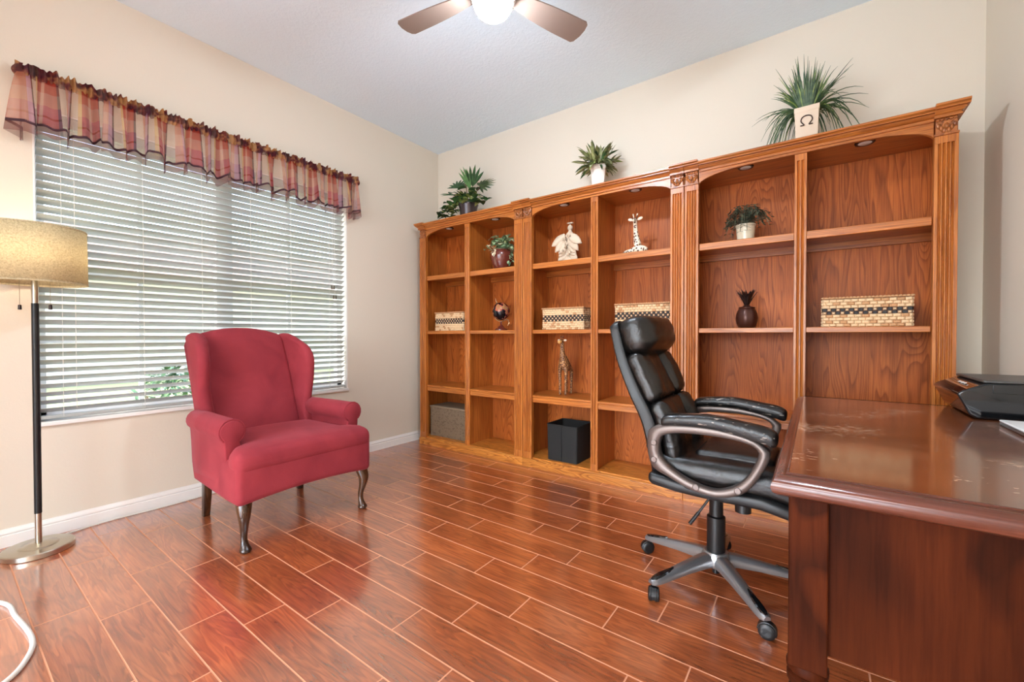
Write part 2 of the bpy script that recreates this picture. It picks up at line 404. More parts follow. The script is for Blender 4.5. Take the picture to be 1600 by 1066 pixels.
M['gir_palef'] = plain('giraffe_cream', srgb(236, 218, 194), .5)
M['weave'] = [plain('seagrass_light', srgb(226, 192, 150), .75, bump=.3, bscale=150), plain('seagrass_tan', srgb(196, 148, 104), .75, bump=.3, bscale=150), plain('seagrass_black', srgb(40, 38, 38), .6), plain('seagrass_brown', srgb(96, 58, 34), .7)]
M['grey_weave'] = [plain('grey_wicker', srgb(138, 116, 92), .75), plain('grey_wicker_dark', srgb(98, 80, 62), .8), plain('grey_wicker_mid', srgb(120, 98, 76), .8)]
M['bin'] = plain('black_bin_fabric', srgb(24, 23, 22), .8, bump=.15, bscale=500)
def globe_map():
    t = NT('globe_map'); n1 = t.noise(t.coords(), 16, 4, .4)
    t.col(t.ramp(n1, [(.46, srgb(18, 14, 18)), (.5, srgb(34, 30, 40)), (.53, srgb(190, 90, 70)), (.62, srgb(150, 120, 70)), (.7, srgb(210, 150, 130))])); t.set(Roughness=.2); return t.mat
M['globe_map'] = globe_map()
M['brass'] = plain('pale_brass', srgb(214, 190, 150), .25, .9)
M['lens'] = plain('frosted_lens', srgb(214, 206, 200), .5)
M['paper'] = plain('white_case', srgb(226, 226, 226), .4)
M['grass'] = plain('lawn', srgb(150, 164, 112), .9, bump=.5, bscale=60)
M['path'] = plain('pink_paver', srgb(212, 180, 160), .9)
M['stucco'] = plain('neighbour_stucco', srgb(224, 212, 196), .9, bump=.3, bscale=40)
M['rooftile'] = plain('neighbour_roof', srgb(150, 128, 112), .9)

# ------------------------------------------------------------------ the room
RX, RY, RZ = 3.966, -3.95, 2.974
WY0, WY1, WZ0, WZ1 = -2.866, -1.08, 0.598, 2.23
fl = struct(MB().box(-0.02, RX+.02, -6.6, 0.02, -.12, -.0012), 'floor', M['grout'], origin=(0, 0, 0))
# plank tiles, laid along the bookcase wall with a one quarter stagger
LX, PY, gap = 0.606, 0.1492, 0.0040
cache = {}
def plank_mesh(a, b):
    k = (round(a, 4), round(b, 4))
    if k in cache: return cache[k]
    ch = .0008; m = MB(); x, y = a/2, b/2
    m.loft([[(-x,-y,-.006),(x,-y,-.006),(x,y,-.006),(-x,y,-.006)], [(-x,-y,-ch),(x,-y,-ch),(x,y,-ch),(-x,y,-ch)], [(-x+ch,-y+ch,0),(x-ch,-y+ch,0),(x-ch,y-ch,0),(-x+ch,y-ch,0)]])
    me = bpy.data.meshes.new('plank'); me.from_pydata(m.v, [], m.f); me.materials.append(M['plank']); me.materials.append(M['plank_side'])
    for p_ in me.polygons: p_.material_index = 0 if p_.normal.z > .9 else 1
    cache[k] = me; return me
for k in range(-9, 19):
    ya, yb_ = -2.683+PY*k, -2.683+PY*(k+1)
    ya, yb_ = max(ya, RY), min(yb_, 0)
    if yb_-ya < .01: continue
    off = (.230, .380, .530)[k % 3]
    for n in range(-1, 7):
        xa, xb = max(off+LX*n, 0), min(off+LX*(n+1), RX)
        if xb-xa < .01: continue
        o = bpy.data.objects.new('plank', plank_mesh(xb-xa-gap, yb_-ya-gap)); COL.objects.link(o); o.parent = fl
        o.location = ((xa+xb)/2, (ya+yb_)/2, 0)
struct(MB().box(-.15, RX+.15, RY-3, .15, RZ, RZ+.1), 'ceiling', M['ceiling'])
wl = MB(); T = .14
wl.box(-T, 0, WY1, .15, 0, RZ).box(-T, 0, -6.6, WY0, 0, RZ).box(-T, 0, WY0, WY1, 0, WZ0).box(-T, 0, WY0, WY1, WZ1, RZ)
struct(wl, 'wall_left', M['wall'])
struct(MB().box(0, RX, 0, .15, 0, RZ), 'wall_back', M['wall'])
struct(MB().box(RX, RX+.15, -6.6, .15, 0, RZ), 'wall_right', M['wall'])
wr = MB(); wr.box(0, .7, RY-.12, RY, 0, RZ).box(.7, 3.7, RY-.12, RY, 2.62, RZ).box(3.7, RX, RY-.12, RY, 0, RZ)  # wide opening left so the added fill light reaches the room
struct(wr, 'wall_rear', M['wall'])
struct(MB().box(0, .6, -6.75, -6.6, 0, RZ).box(3.8, RX, -6.75, -6.6, 0, RZ).box(.6, 3.8, -6.75, -6.6, 2.43, RZ).box(.6, 3.8, -6.75, -6.6, 0, .10), 'wall_added_hall', M['wall'])  # unseen end wall, opening cut for the added fill light
win2 = bpy.data.objects.new('added_window', None); COL.objects.link(win2); win2.location = (2.2, -6.68, .10); win2['kind'] = 'structure'; ORG[win2.as_pointer()] = tuple(win2.location)  # unseen glazing added around the fill light, also lets sky in
for xa in (.6, 1.64, 2.70, 3.74): MB().box(xa, xa+.06, -6.70, -6.65, .10, 2.43).build('window_frame', M['white'], win2)
for za in (.10, 2.37): MB().box(.6, 3.8, -6.70, -6.65, za, za+.06).build('window_frame', M['white'], win2)
for xa in (.66, 1.70, 2.76): MB().box(xa, xa+.98, -6.678, -6.672, .16, 2.37).build('pane', M['glass'], win2)
def bb_prof(s):    # (out, z)
    return [(0, 0), (s*.017, 0), (s*.017, .056), (s*.013, .058), (s*.013, .064), (s*.015, .066), (s*.014, .074), (s*.007, .083), (s*.006, .088), (0, .088)]
struct(MB().prism([(u, z) for u, z in bb_prof(1)], 'y', RY, -.001), 'baseboard_left', M['white'], smooth=50)
struct(MB().prism([(RX+u, z) for u, z in bb_prof(-1)], 'y', RY, -.001), 'baseboard_right', M['white'], smooth=50)
struct(MB().prism([(u, z) for u, z in bb_prof(-1)], 'x', 0.02, RX-.02), 'baseboard_back', M['white'], smooth=50)
t = thing('added_fill_fixture', (2.3, -5.0, 2.905), 'round flush ceiling light added behind the camera as unseen fill', 'ceiling light')  # fixture made up to carry the added fill lamp
MB().lathe([(.01, .0), (.20, .0), (.23, .03), (.23, .069)], (2.3, -5.0, 2.905)).build('shade', M['fill_fixture'], t)
# window: reveal lining, frame, mullion, muntins, panes, sill
win = bpy.data.objects.new('window_1', None); COL.objects.link(win); win.location = (-.10, (WY0+WY1)/2, WZ0); win['kind'] = 'structure'; ORG[win.as_pointer()] = tuple(win.location)
lin = MB(); e = .006
lin.box(-T, .001, WY1-e, WY1+.001, WZ0, WZ1).box(-T, .001, WY0-.001, WY0+e, WZ0, WZ1).box(-T, .001, WY0, WY1, WZ1-e, WZ1+.001)
lin.build('reveal_lining', M['white'], win)
MB().box(-T, .018, WY0-.012, WY1+.006, WZ0-.020, WZ0+.002).build('sill', M['white'], win, bevel=.004)
fr = MB(); X0, X1 = -.135, -.085; fw = .045; ym = -1.973
fr.box(X0, X1, WY0, WY0+fw, WZ0, WZ1).box(X0, X1, WY1-fw, WY1, WZ0, WZ1).box(X0, X1, WY0, WY1, WZ0, WZ0+fw).box(X0, X1, WY0, WY1, WZ1-fw, WZ1)
fr.build('window_frame', M['vinyl'], win)
MB().box(X0, X1, ym-.05, ym+.05, WZ0, WZ1).build('mullion', M['vinyl'], win)
for ya, yb_ in ((WY0+fw, ym-.05), (ym+.05, WY1-fw)):
    for za, zb in ((WZ0+fw, 1.40), (1.44, WZ1-fw)):
        MB().box(-.112, -.108, ya, yb_, za, zb).build('pane', M['glass'], win)
        yc = (ya+yb_)/2
        MB().box(-.12, -.10, yc-.011, yc+.011, za, zb).build('muntin', M['vinyl'], win)
        MB().box(-.1195, -.1005, ya, yb_, (za+zb)/2-.011, (za+zb)/2+.011).build('muntin', M['vinyl'], win)
    MB().box(-.13, -.09, ya, yb_, 1.40, 1.44).build('meeting_rail', M['vinyl'], win)
# outside
struct(MB().box(-30, -.14, -25, 20, -.25, -.2), 'ground', M['grass'])
struct(MB().box(-3.6, -2.4, -20, 15, -.2, -.185), 'garden_path', M['path'])
hs_ = thing('neighbour_house', (-12, -2, -.2), 'pale stucco neighbouring house seen through the window blind', 'house')
MB().box(-16, -12, -12, 9, -.2, 2.7).build('wall', M['stucco'], hs_)
MB().prism([(-16.6, 2.7), (-11.4, 2.7), (-14, 4.4)], 'y', -12.6, 9.6).build('roof', M['rooftile'], hs_)

def leaf_pts(L, wd, bend=.3, n=5, fold=.15):
    """leaf along +x, width in y, droops in -z; returns (verts, faces)"""
    v = []; f = []
    for i in range(n+1):
        t = i/n; wv = wd*math.sin(PI*min(max(t*.92+.06, 0), 1))**.8*(1 if i < n else .08)
        x = L*t; z = -bend*L*t*t
        v += [(x, -wv/2, z+fold*wv), (x, 0, z), (x, wv/2, z+fold*wv)]
    for i in range(n):
        a = i*3; f += [(a, a+3, a+4, a+1), (a+1, a+4, a+5, a+2)]
    return v, f
def add_leaf(mb, base, az, el, L, wd, bend=.4, n=5, m=0, roll=0):
    v, f = leaf_pts(L, wd, bend, n)
    R = Matrix.Rotation(az, 3, 'Z') @ Matrix.Rotation(-el, 3, 'Y') @ Matrix.Rotation(roll, 3, 'X')
    o = len(mb.v); mb.v += [tuple(Vector(base)+R @ Vector(p)) for p in v]
    for q in f: mb.f.append([o+i for i in q]); mb.m.append(m)
def leaf_mesh(name, L, wd, bend, mat, n=5):
    v, f = leaf_pts(L, wd, bend, n); me = bpy.data.meshes.new(name); me.from_pydata(v, [], f); me.materials.append(mat); me.shade_smooth(); return me
def place_leaf(me, parent, base, az, el, s=1.0, roll=0, name='leaf'):
    o = bpy.data.objects.new(name, me); COL.objects.link(o); o.parent = parent
    o.matrix_local = Matrix.Translation(Vector(base)-Vector(ORG[parent.as_pointer()])) @ (Matrix.Rotation(az, 4, 'Z') @ Matrix.Rotation(-el, 4, 'Y') @ Matrix.Rotation(roll, 4, 'X')) @ Matrix.Scale(s, 4)
    return o
rs = random.Random(3)
for i, (sx, sy, sr, lab) in enumerate(((-1.3, -1.9, .42, 'bushy green garden shrub outside, between the window and the path'), (-5.2, -3.9, .7, 'larger green shrub growing beyond the garden path outside'))):
    t = thing('garden_shrub', (sx, sy, -.2), lab, 'shrub')
    st = MB(); lf = MB()
    for k in range(9):
        a = rs.random()*6.28; st.tube([(sx, sy, -.2), (sx+.15*math.cos(a), sy+.15*math.sin(a), .2), (sx+sr*.7*math.cos(a), sy+sr*.7*math.sin(a), sr*1.5*rs.uniform(.7, 1.1))], [.015, .01, .004], 5)
    for k in range(700):
        a = rs.random()*6.28; h = rs.random(); rr = sr*math.sqrt(rs.random())*math.sin(PI*(.2+.75*h))
        add_leaf(lf, (sx+rr*math.cos(a), sy+rr*math.sin(a), -.1+h*sr*2.1), a+rs.uniform(-1, 1), rs.uniform(-.4, 1), rs.uniform(.07, .14), .035, .4, 3)
    st.build('stem', M['stem'], t); o = lf.build('foliage', M['leaf_palm'], t, kind='stuff', keep=True)

# ------------------------------------------------------------------ window blind
bl = thing('window_blind', (-.035, (WY0+WY1)/2, WZ0), 'white horizontal slat blind hanging in the window, half tilted open', 'blind')
sm = MB(); sw = .05; tl_ = math.radians(30)
L2 = (WY1-WY0)/2-.014
prof = []
for i in range(5):
    u = -sw/2+sw*i/4; prof.append((u, .0028*(1-(2*u/sw)**2)))
sec = [(u, h+.0014) for u, h in prof]+[(u, h-.0014) for u, h in prof[::-1]]
c_, s_ = math.cos(tl_), math.sin(tl_)
sm.prism([(u*c_-h*s_, u*s_+h*c_) for u, h in sec], 'y', -L2, L2)     # room-side edge (+x) tilted up
sme = None; zz = WZ0+.058; nsl = 0
while zz < WZ1-.075:
    if sme is None:
        o = sm.build('slat', M['slat']); sme = o.data; o.parent = bl
    else:
        o = bpy.data.objects.new('slat', sme); COL.objects.link(o); o.parent = bl
    o.location = (0, 0, zz-WZ0); zz += .0425
yc = (WY0+WY1)/2
MB().box(-.058, -.012, WY0+.012, WY1-.012, WZ0+.012, WZ0+.030).build('bottom_rail', M['slat'], bl, bevel=.004)
MB().box(-.065, -.008, WY0+.008, WY1-.008, WZ1-.062, WZ1-.008).build('headrail', M['slat'], bl)
for y in (-2.767, -2.428, -2.129, -1.834, -1.549, -1.235):
    m = MB(); m.tube([(-.012, y, WZ0+.02), (-.012, y, WZ1-.03)], .0012, 5).tube([(-.058, y, WZ0+.02), (-.058, y, WZ1-.03)], .0012, 5)
    m.build('ladder_cord', M['cord'], bl)
for y, za in ((-2.719, .66), (-1.212, 1.47), (-1.196, 1.39)):
    m = MB(); m.tube([(.0, y, WZ1-.04), (.002, y, za)], .0014, 5); c = m.build('pull_cord', M['cord'], bl)
    if y > -2:
        for dy in (-.010, .010):
            MB().lathe([(.002, .030), (.005, .024), (.007, .0), (.002, -.004)], (.004, y+dy, za-.03), 8).build('tassel', M['darkwood'], c)

# ------------------------------------------------------------------ valance
va = thing('window_valance', (.05, -1.95, 2.05), 'gathered sheer plaid valance in pink, brick red and purple above the window blind', 'valance')
VY0, VY1, VXF = -2.905, -1.035, .075
def path(u):      # along the rod: wall return, front, wall return
    tot = VXF*2+(VY1-VY0); d = u*tot
    if d < VXF: return Vector((.002+d, VY0, 0)), Vector((0, -1, 0))
    if d > tot-VXF: return Vector((.002+tot-d, VY1, 0)), Vector((0, 1, 0))
    return Vector((VXF, VY0+d-VXF, 0)), Vector((1, 0, 0))
rv = random.Random(11)
ph = [rv.uniform(0, 6.28) for _ in range(8)]
def pleat(u):
    x = u*62
    return math.sin(x*2.0+1.2*math.sin(x*.37+ph[0])+ph[1])*.55+math.sin(x*3.3+ph[2]+1.5*math.sin(x*.53))*.3+math.sin(x*6.1+ph[3])*.2
def hemz(u): return .014*math.sin(u*62*1.0+ph[4])+.010*math.sin(u*62*2.3+ph[5])+.012*pleat(u)
def skirt(z_top, z_bot, extra=0):
    def f(u, v):     # v 0 bottom .. 1 top
        p, n = path(u); zt, zb = z_top, z_bot+hemz(u)
        z = zb+(zt-zb)*v; g = (1-v)
        amp = .008+.040*g**.6
        side = Vector((-n.y, n.x, 0))
        edge = min(1, u*30, (1-u)*30)
        q = p+n*(amp*pleat(u)*edge+.012*edge+.014*g*edge+extra)+side*((.016*g+.006)*math.sin(u*62*2.0+ph[6]+.9*math.sin(u*23))*edge)
        return (max(q.x, .002), q.y, z)
    return f
def uvgrid(nu, nv): return [(i/nu*1.0, j/nv) for i in range(nu+1) for j in range(nv+1)]
NU = 720
base = skirt(2.352, 2.052)
def part(f, v0, v1): return lambda u, v: f(u, v0+(v1-v0)*v)
m = MB(); m.grid(part(base, .19, 1), NU, 12); m.uv = uvgrid(NU, 12); m.build('skirt', M['val_skirt'], va, keep=True, smooth=180)
m = MB(); m.grid(part(base, 0, .155), NU, 3); m.uv = uvgrid(NU, 3); m.build('hem', M['val_hem'], va, keep=True, smooth=180)
m = MB(); m.grid(part(base, .15, .20), NU, 1); m.build('hem_stitching', M['val_line'], va, keep=True, smooth=180)
def head(u, v):
    p, n = path(u); edge = min(1, u*40, (1-u)*40)
    x = u*150
    a = .006*math.sin(x*2.2+ph[1]+math.sin(x*.31)*2)+.006*math.sin(x*4.1+ph[2])
    puf = math.sin(PI*min(v*1.3, 1))*.016
    z = 2.334+v*.068+(.008*math.sin(x*1.3+ph[3])+.005*math.sin(x*3.7))*v
    q = p+n*((a*(1+.6*v)+puf)*edge+.006)
    return (max(q.x, .002), q.y, z)
m = MB(); m.grid(head, 900, 8); m.uv = uvgrid(900, 8); m.build('header', M['val_head'], va, keep=True, smooth=180)
MB().tube([(.002, VY0+.004, 2.362), (VXF-.012, VY0+.004, 2.362), (VXF-.008, VY0+.02, 2.362), (VXF-.008, VY1-.02, 2.362), (VXF-.012, VY1-.004, 2.362), (.002, VY1-.004, 2.362)], .006, 8).build('curtain_rod', M['white'], va)

# ------------------------------------------------------------------ bookcases
YB = -.384
def pilaster(x0, x1, y, z0, z1, nf, m, depth=.022):
    fz0, fz1 = z0+.05, z1-.035; n = nf; wv = x1-x0; mar = wv*.14; fwd = (wv-2*mar)/n
    pts = [(x0, y+depth), (x0, y)]
    for i in range(n):
        a = x0+mar+i*fwd; g = fwd*.36
        pts += [(a+g*.4, y), (a+g*.8, y+.007), (a+fwd*.5, y+.010), (a+fwd-g*.8, y+.007), (a+fwd-g*.4, y)]
    pts += [(x1, y), (x1, y+depth)]
    m.prism(pts, 'z', fz0, fz1); m.box(x0, x1, y, y+depth, z0, fz0); m.box(x0, x1, y, y+depth, fz1, z1)
CROWN = [(0, 0), (.009, 0), (.009, .009), (.005, .010), (.005, .014), (.012, .018), (.020, .027), (.022, .030), (.017, .031), (.017, .034), (.031, .034), (.031, .039), (.036, .044), (.042, .046), (.042, .056), (0, .056)]
def bookcase(X, W, label, seed):
    r = random.Random(seed)
    t = thing('bookcase', (X+W/2, -.19, 0), label, 'bookcase', 'tall oak bookcases along the wall')
    pw, dw = .085, .055
    ow = (W-2*pw-dw)/2
    YI = YB+.012
    MB().box(X-.004*(X < .2), X+W+.004*(X > 2.5), YB-.006, YB+.018, 0, .055).prism([(YB-.006, .055), (YB-.004, .060), (YB+.004, .066), (YB+.018, .066)], 'x', X, X+W).build('plinth', M['plinth'], t, smooth=30, bevel=.0015)
    for x in (X, X+W-.02): MB().box(x, x+.02, YI+.012, -.004, 0, 2.062).build('side_panel', M['oak_z'], t, smooth=0)
    xm = X+pw+ow
    MB().box(xm+.012, xm+dw-.012, YI+.02, -.02, .075, 2.062).build('divider_panel', M['oak_z'], t, smooth=0)
    m = MB(); pilaster(xm, xm+dw, YI, .066, 2.05, 2, m, .022); m.build('divider_stile', M['oak_z'], t, smooth=30)
    for x in (X, X+W-pw):
        m = MB(); pilaster(x+.002, x+pw-.001, YI-.012, .066, 1.992, 4, m, .034); m.build('pilaster', M['oak_z'], t, smooth=30, bevel=.0012)
        c = MB().box(x, x+pw, YI-.018, YI+.022, 1.992, 2.002).box(x+.006, x+pw-.006, YI-.010, YI+.02, 2.002, 2.074).build('capital', M['oak_carved'], t, bevel=.001)
        rel = MB(); xc = x+pw/2; yf = YI-.012
        for i in range(5): rel.sphere((x+.013+i*(pw-.026)/4, yf, 2.066), (.008, .007, .006), 8, 6)
        for sgn in (-1, 1):
            for k in range(3):
                rel.sphere((xc+sgn*(.008+k*.010), yf, 2.014+k*.012), (.007, .008, .013), 8, 6)
            rel.tube([(xc+sgn*(.026-.010*math.cos(a)*(1-a/9)), yf, 2.046+.010*math.sin(a)*(1-a/9)) for a in [q*.6 for q in range(13)]], .003, 6)
        rel.sphere((xc, yf, 2.036), (.009, .009, .014), 8, 6).sphere((xc, yf, 2.010), (.012, .006, .007), 8, 6)
        rel.build('carving', M['oak_carved'], c)
        # crown block over the capital: profile wraps front and sides
        cb = MB(); xl, xr = x, x+pw; rings = []
        for o_, z in CROWN[1:-1]:
            sx = min(o_, .03)
            rings.append([(xl-(sx if x == X and X < .2 else sx*.0), YI-.016-o_, 2.074+z), (xr+(sx if x != X and X > 2.5 else 0), YI-.016-o_, 2.074+z), (xr+(sx if x != X and X > 2.5 else 0), -.004, 2.074+z), (xl-(sx if x == X and X < .2 else 0), -.004, 2.074+z)])
        cb.loft(rings); cb.build('crown_block', M['oak_x'], t, smooth=30)
    # frieze with arched lower edge, cornice between the crown blocks
    xa, xb = X+pw, X+W-pw; poly = [(xa, 2.082), (xa, 1.988)]
    for i in range(1, 17):
        a = PI/2*i/16; poly.append((xa+.30*(1-math.cos(a)), 1.988+.064*math.sin(a)))
    for i in range(15, -1, -1):
        a = PI/2*i/16; poly.append((xb-.30*(1-math.cos(a)), 1.988+.064*math.sin(a)))
    poly += [(xb, 2.082)]
    MB().prism(poly, 'y', YI-.004, YI+.016).build('frieze', M['oak_x'], t, smooth=30)
    MB().prism([(YI-.004-o_, 2.066+z) for o_, z in CROWN[:-1]]+[(YI+.016, 2.122), (YI+.016, 2.066)], 'x', xa, xb).build('cornice', M['oak_x'], t, smooth=30)
    MB().box(X+.02, X+W-.02, YI+.016, -.004, 2.062, 2.118).build('top_panel', M['oak_x'], t, smooth=0)
    MB().box(X+.02, X+W-.02, YI+.002, -.004, .060, .075).build('bottom_shelf', M['plinth'], t, smooth=0)
    for x0, x1 in ((X+.02, xm+.012), (xm+dw-.012, X+W-.02)):
        MB().box(x0, x1, -.024, -.006, .07, 2.062).build('back_panel', M['oak_panel'], t, smooth=0)
        xo0 = X+pw if x0 < xm else xm+dw; xo1 = xm if x0 < xm else X+W-pw
        for z1, th in ((1.622, .043), (1.096, .030), (.576, .058)):
            zt = z1; s = MB().box(x0, x1, YI+.03, -.024, zt-.022, zt)
            s = s.build('shelf', M['oak_x'], t, smooth=0)
            e = MB()
            if th > .05: e.box(xo0, xo1, YI+.006, YI+.03, zt-th, zt-.018).box(xo0, xo1, YI+.000, YI+.03, zt-.018, zt)
            else: e.box(xo0, xo1, YI+.004, YI+.03, zt-th, zt)
            e.build('shelf_edge', M['oak_x'], s, bevel=.003)
            if th == .043: MB().box(x0, x1, -.05, -.024, zt-.065, zt-.022).build('cleat', M['oak_x'], s, smooth=0)
        xc = (xo0+xo1)/2
        pl = MB().lathe([(.030, -.004), (.041, -.004), (.043, 0), (.043, .004), (.01, .004)], (xc, -.315, 2.058)).build('puck_light', M['bronze_dark'], t)
        MB().lathe([(.001, -.005), (.026, -.006), (.031, -.003), (.031, .002)], (xc, -.315, 2.058)).build('lens', M['lens'], pl)
    return t
bookcase(.135, 1.2135, 'tall oak bookcase in the room corner beside the window wall', 1)
bookcase(1.3505, 1.2355, 'middle oak bookcase holding both giraffe figurines and an angel', 2)
bookcase(2.588, 1.214, 'oak bookcase behind the desk, with bronze pineapple and fern', 3)

# ------------------------------------------------------------------ baskets and shelf things
def weave_face(m, O, U, V, N, nu, nv, band, h=.006, dark=2, light=(0, 1)):
    O, U, V, N = map(Vector, (O, U, V, N)); rw = random.Random(nu*31+nv)
    cells = []
    for j in range(nv):
        if j in band or not band: cells += [(i, j, 1.0) for i in range(nu)]
        else:
            i = -(j % 2)*.8
            while i < nu-.05:
                wv = 1.6; i0 = max(i, 0); i1 = min(i+wv, nu); cells.append((i0, j, i1-i0)); i += wv
    for i, j, cw_ in cells:
            p = O+U*(i/nu)+V*(j/nv); du, dv = U/nu*cw_, V/nv; up = (int(i)+j) % 2 == 0
            hh = h*(1 if up else .55)*rw.uniform(.8, 1.15)
            a, b = (.02, .22) if up else (.08, .26)
            if band and j not in band: a, b = .02, .2; hh = h*rw.uniform(.7, 1.2)
            if j in band: a, b = (.0, .14) if (i+j) % 2 == 1 else (.16, .3)
            q = [p+du*x+dv*y for x, y in ((a, a), (1-a, a), (1-a, 1-a), (a, 1-a))]
            q += [p+du*x+dv*y+N*hh for x, y in ((b, b), (1-b, b), (1-b, 1-b), (b, 1-b))]
            mi = light[0] if rw.random() < .82 else light[1]
            if j in band: mi = dark if (i+j) % 2 == 1 else 0
            if j in band and mi == dark: hh *= 1.3
            o = len(m.v); m.v += [tuple(x) for x in q]
            for f in ((4, 5, 6, 7), (0, 1, 5, 4), (1, 2, 6, 5), (2, 3, 7, 6), (3, 0, 4, 7)): m.f.append([o+k for k in f]); m.m.append(mi)
def basket(x0, x1, y0, y1, z0, z1, label, nv=10, band=(4, 5, 6), cw=.016):
    t = thing('woven_basket', ((x0+x1)/2, (y0+y1)/2, z0), label, 'basket', 'banded seagrass baskets on the shelves')
    MB().box(x0, x1, y0, y1, z0, z1-.008).build('body', M['weave'][3], t, smooth=0)
    m = MB(); W, D, H = x1-x0, y1-y0, z1-z0-.012
    weave_face(m, (x0, y0, z0), (W, 0, 0), (0, 0, H), (0, -1, 0), int(W/cw), nv, band)
    weave_face(m, (x1, y0, z0), (0, D, 0), (0, 0, H), (1, 0, 0), int(D/cw), nv, band)
    weave_face(m, (x0, y1, z0), (0, -D, 0), (0, 0, H), (-1, 0, 0), int(D/cw), nv, band)
    m.build('weave', M['weave'], t, smooth=0, kind='stuff')
    l = MB(); e = .007
    l.box(x0-e, x1+e, y0-e, y1+e, z1-.010, z1-.002)
    n = int(W/.014)
    for i in range(n):
        xx = x0-e+(W+2*e)*(i+.5)/n; l.sphere((xx, y0-e, z1-.005), (.0085, .005, .0055), 6, 4)
    l.build('lid', M['weave'][1], t, smooth=40)
basket(.262, .625, -.295, -.09, 1.097, 1.275, 'small seagrass basket with black checked band, beside the desk globe', cw=.0155)
basket(1.505, 1.858, -.325, -.09, 1.097, 1.268, 'seagrass basket with black checked band, above the standing giraffe', cw=.0155)
basket(2.10, 2.475, -.30, -.09, 1.097, 1.277, 'seagrass basket with black band, on the shelf behind the office chair headrest', cw=.0155)
basket(3.298, 3.662, -.30, -.09, 1.097, 1.258, 'long seagrass basket with black band in the bookcase above the printer', nv=9, band=(4, 5), cw=.019)
t = thing('wicker_basket', (.43, -.18, .076), 'large plain grey brown wicker basket on the bottom shelf by the corner', 'basket')
MB().box(.200, .655, -.305, -.05, .076, .352).build('body', M['grey_weave'][1], t, smooth=0)
m = MB()
weave_face(m, (.2, -.305, .076), (.455, 0, 0), (0, 0, .274), (0, -1, 0), 34, 26, (), .004, 0, (0, 2))
weave_face(m, (.655, -.305, .076), (0, .255, 0), (0, 0, .274), (1, 0, 0), 18, 26, (), .004, 0, (0, 2))
weave_face(m, (.2, -.05, .076), (0, -.255, 0), (0, 0, .274), (-1, 0, 0), 18, 26, (), .004, 0, (0, 2))
m.build('weave', M['grey_weave'], t, smooth=0, kind='stuff')
MB().rbox(.192, .663, -.313, -.042, .350, .368, .008).build('lid', M['grey_weave'][0], t)
# black fabric bin
t = thing('storage_bin', (1.69, -.21, .076), 'open black fabric storage bin on the bottom shelf', 'bin')
bx0, bx1, by0, by1 = 1.556, 1.812, -.338, -.088
def binring(k, z, s):
    P = []
    for cx, cy, a0 in ((bx1, by1, 0), (bx0, by1, PI/2), (bx0, by0, PI), (bx1, by0, 1.5*PI)):
        r = .014; ox = cx-math.copysign(r, cx-1.684); oy = cy-math.copysign(r, cy+.213)
        for i in range(4):
            a = a0+PI/2*i/3; P.append((1.684+(ox+r*math.cos(a)-1.684)*s, -.213+(oy+r*math.sin(a)+.213)*s, z+(.006*math.cos(2*math.atan2(oy+.213, ox-1.684)) if k else 0)))
    return P
MB().loft([binring(0, .076, 1.0), binring(0, .2, 1.015), binring(1, .355, 1.04), binring(1, .355, 1.025), binring(0, .09, .985)], cap=True).build('bag', M['bin'], t, smooth=30)
MB().box(1.678, 1.684, by0-.0075, by0+.004, .08, .348).build('seam', M['black_plastic'], t)
MB().tube([binring(1, .355, 1.036)[i % 16] for i in range(17)], .004, 6).build('rim_binding', M['bin'], t)
# desk globe
gx, gy, gz = 1.03, -.25, 1.097
t = thing('desk_globe', (gx, gy, gz), 'small black desk globe on a turned stand', 'globe')
MB().lathe([(.001, 0), (.056, 0), (.056, .008), (.046, .016), (.034, .020), (.026, .032), (.014, .042), (.008, .05), (.011, .058), (.007, .066), (.007, .078), (.001, .079)], (gx, gy, gz)).build('stand', M['pot_red'], t)
MB().sphere((0, 0, 0), .078, 24, 16).build('ball', M['globe_map'], t)
b = bpy.data.objects[-1] if False else [o for o in t.children if o.name.startswith('ball')][0]
b.data.transform(Matrix.Translation(Vector((gx, gy, gz)))); b.location = (0, 0, .166); 
arc = [(gx+.088*math.cos(a), gy, gz+.166+.088*math.sin(a)) for a in [math.radians(120+i*10) for i in range(20)]]
MB().tube(arc, .004, 8).build('meridian_arc', M['brass'], t)
MB().tube([(gx-.044, gy, gz+.242), (gx-.058, gy, gz+.262), (gx-.064, gy, gz+.285)], [.004, .003, .001], 6).build('finial', M['brass'], t)
MB().tube([(gx+.05, gy, gz+.092), (gx+.085, gy-.01, gz+.088), (gx+.095, gy-.01, gz+.062), (gx+.08, gy-.01, gz+.04)], .0035, 6).build('handle', M['brass'], t)
# ivy in oxblood pot
ix, iy, iz = 1.03, -.24, 1.623
t = thing('potted_ivy', (ix, iy, iz), 'variegated ivy in an oxblood glazed pot on the top shelf', 'potted plant')
MB().lathe([(.001, 0), (.062, 0), (.066, .01), (.088, .06), (.102, .11), (.103, .135), (.094, .158), (.082, .168), (.084, .174), (.076, .176), (.070, .165), (.001, .16)], (ix, iy, iz), 28).build('pot', M['pot_red'], t)
lf = MB(); st = MB(); rs = random.Random(5)
for k in range(34):
    a = rs.random()*6.28; R_ = rs.uniform(.06, .17); el = rs.uniform(.0, 1.0)
    P = [(ix, iy, iz+.165), (ix+.4*R_*math.cos(a), iy+.3*R_*math.sin(a), iz+.165+.09*el+.03), (ix+R_*math.cos(a), iy+.6*R_*math.sin(a), iz+.17+.13*el-.05*(R_ > .14))]
    st.tube(P, .0015, 4)
    for q in range(7):
        p = interp(P, .25+.75*q/6); add_leaf(lf, p, rs.random()*6.28, rs.uniform(-.5, .7), rs.uniform(.036, .054), .034, .3, 3, m=0 if rs.random() < .85 else 1)
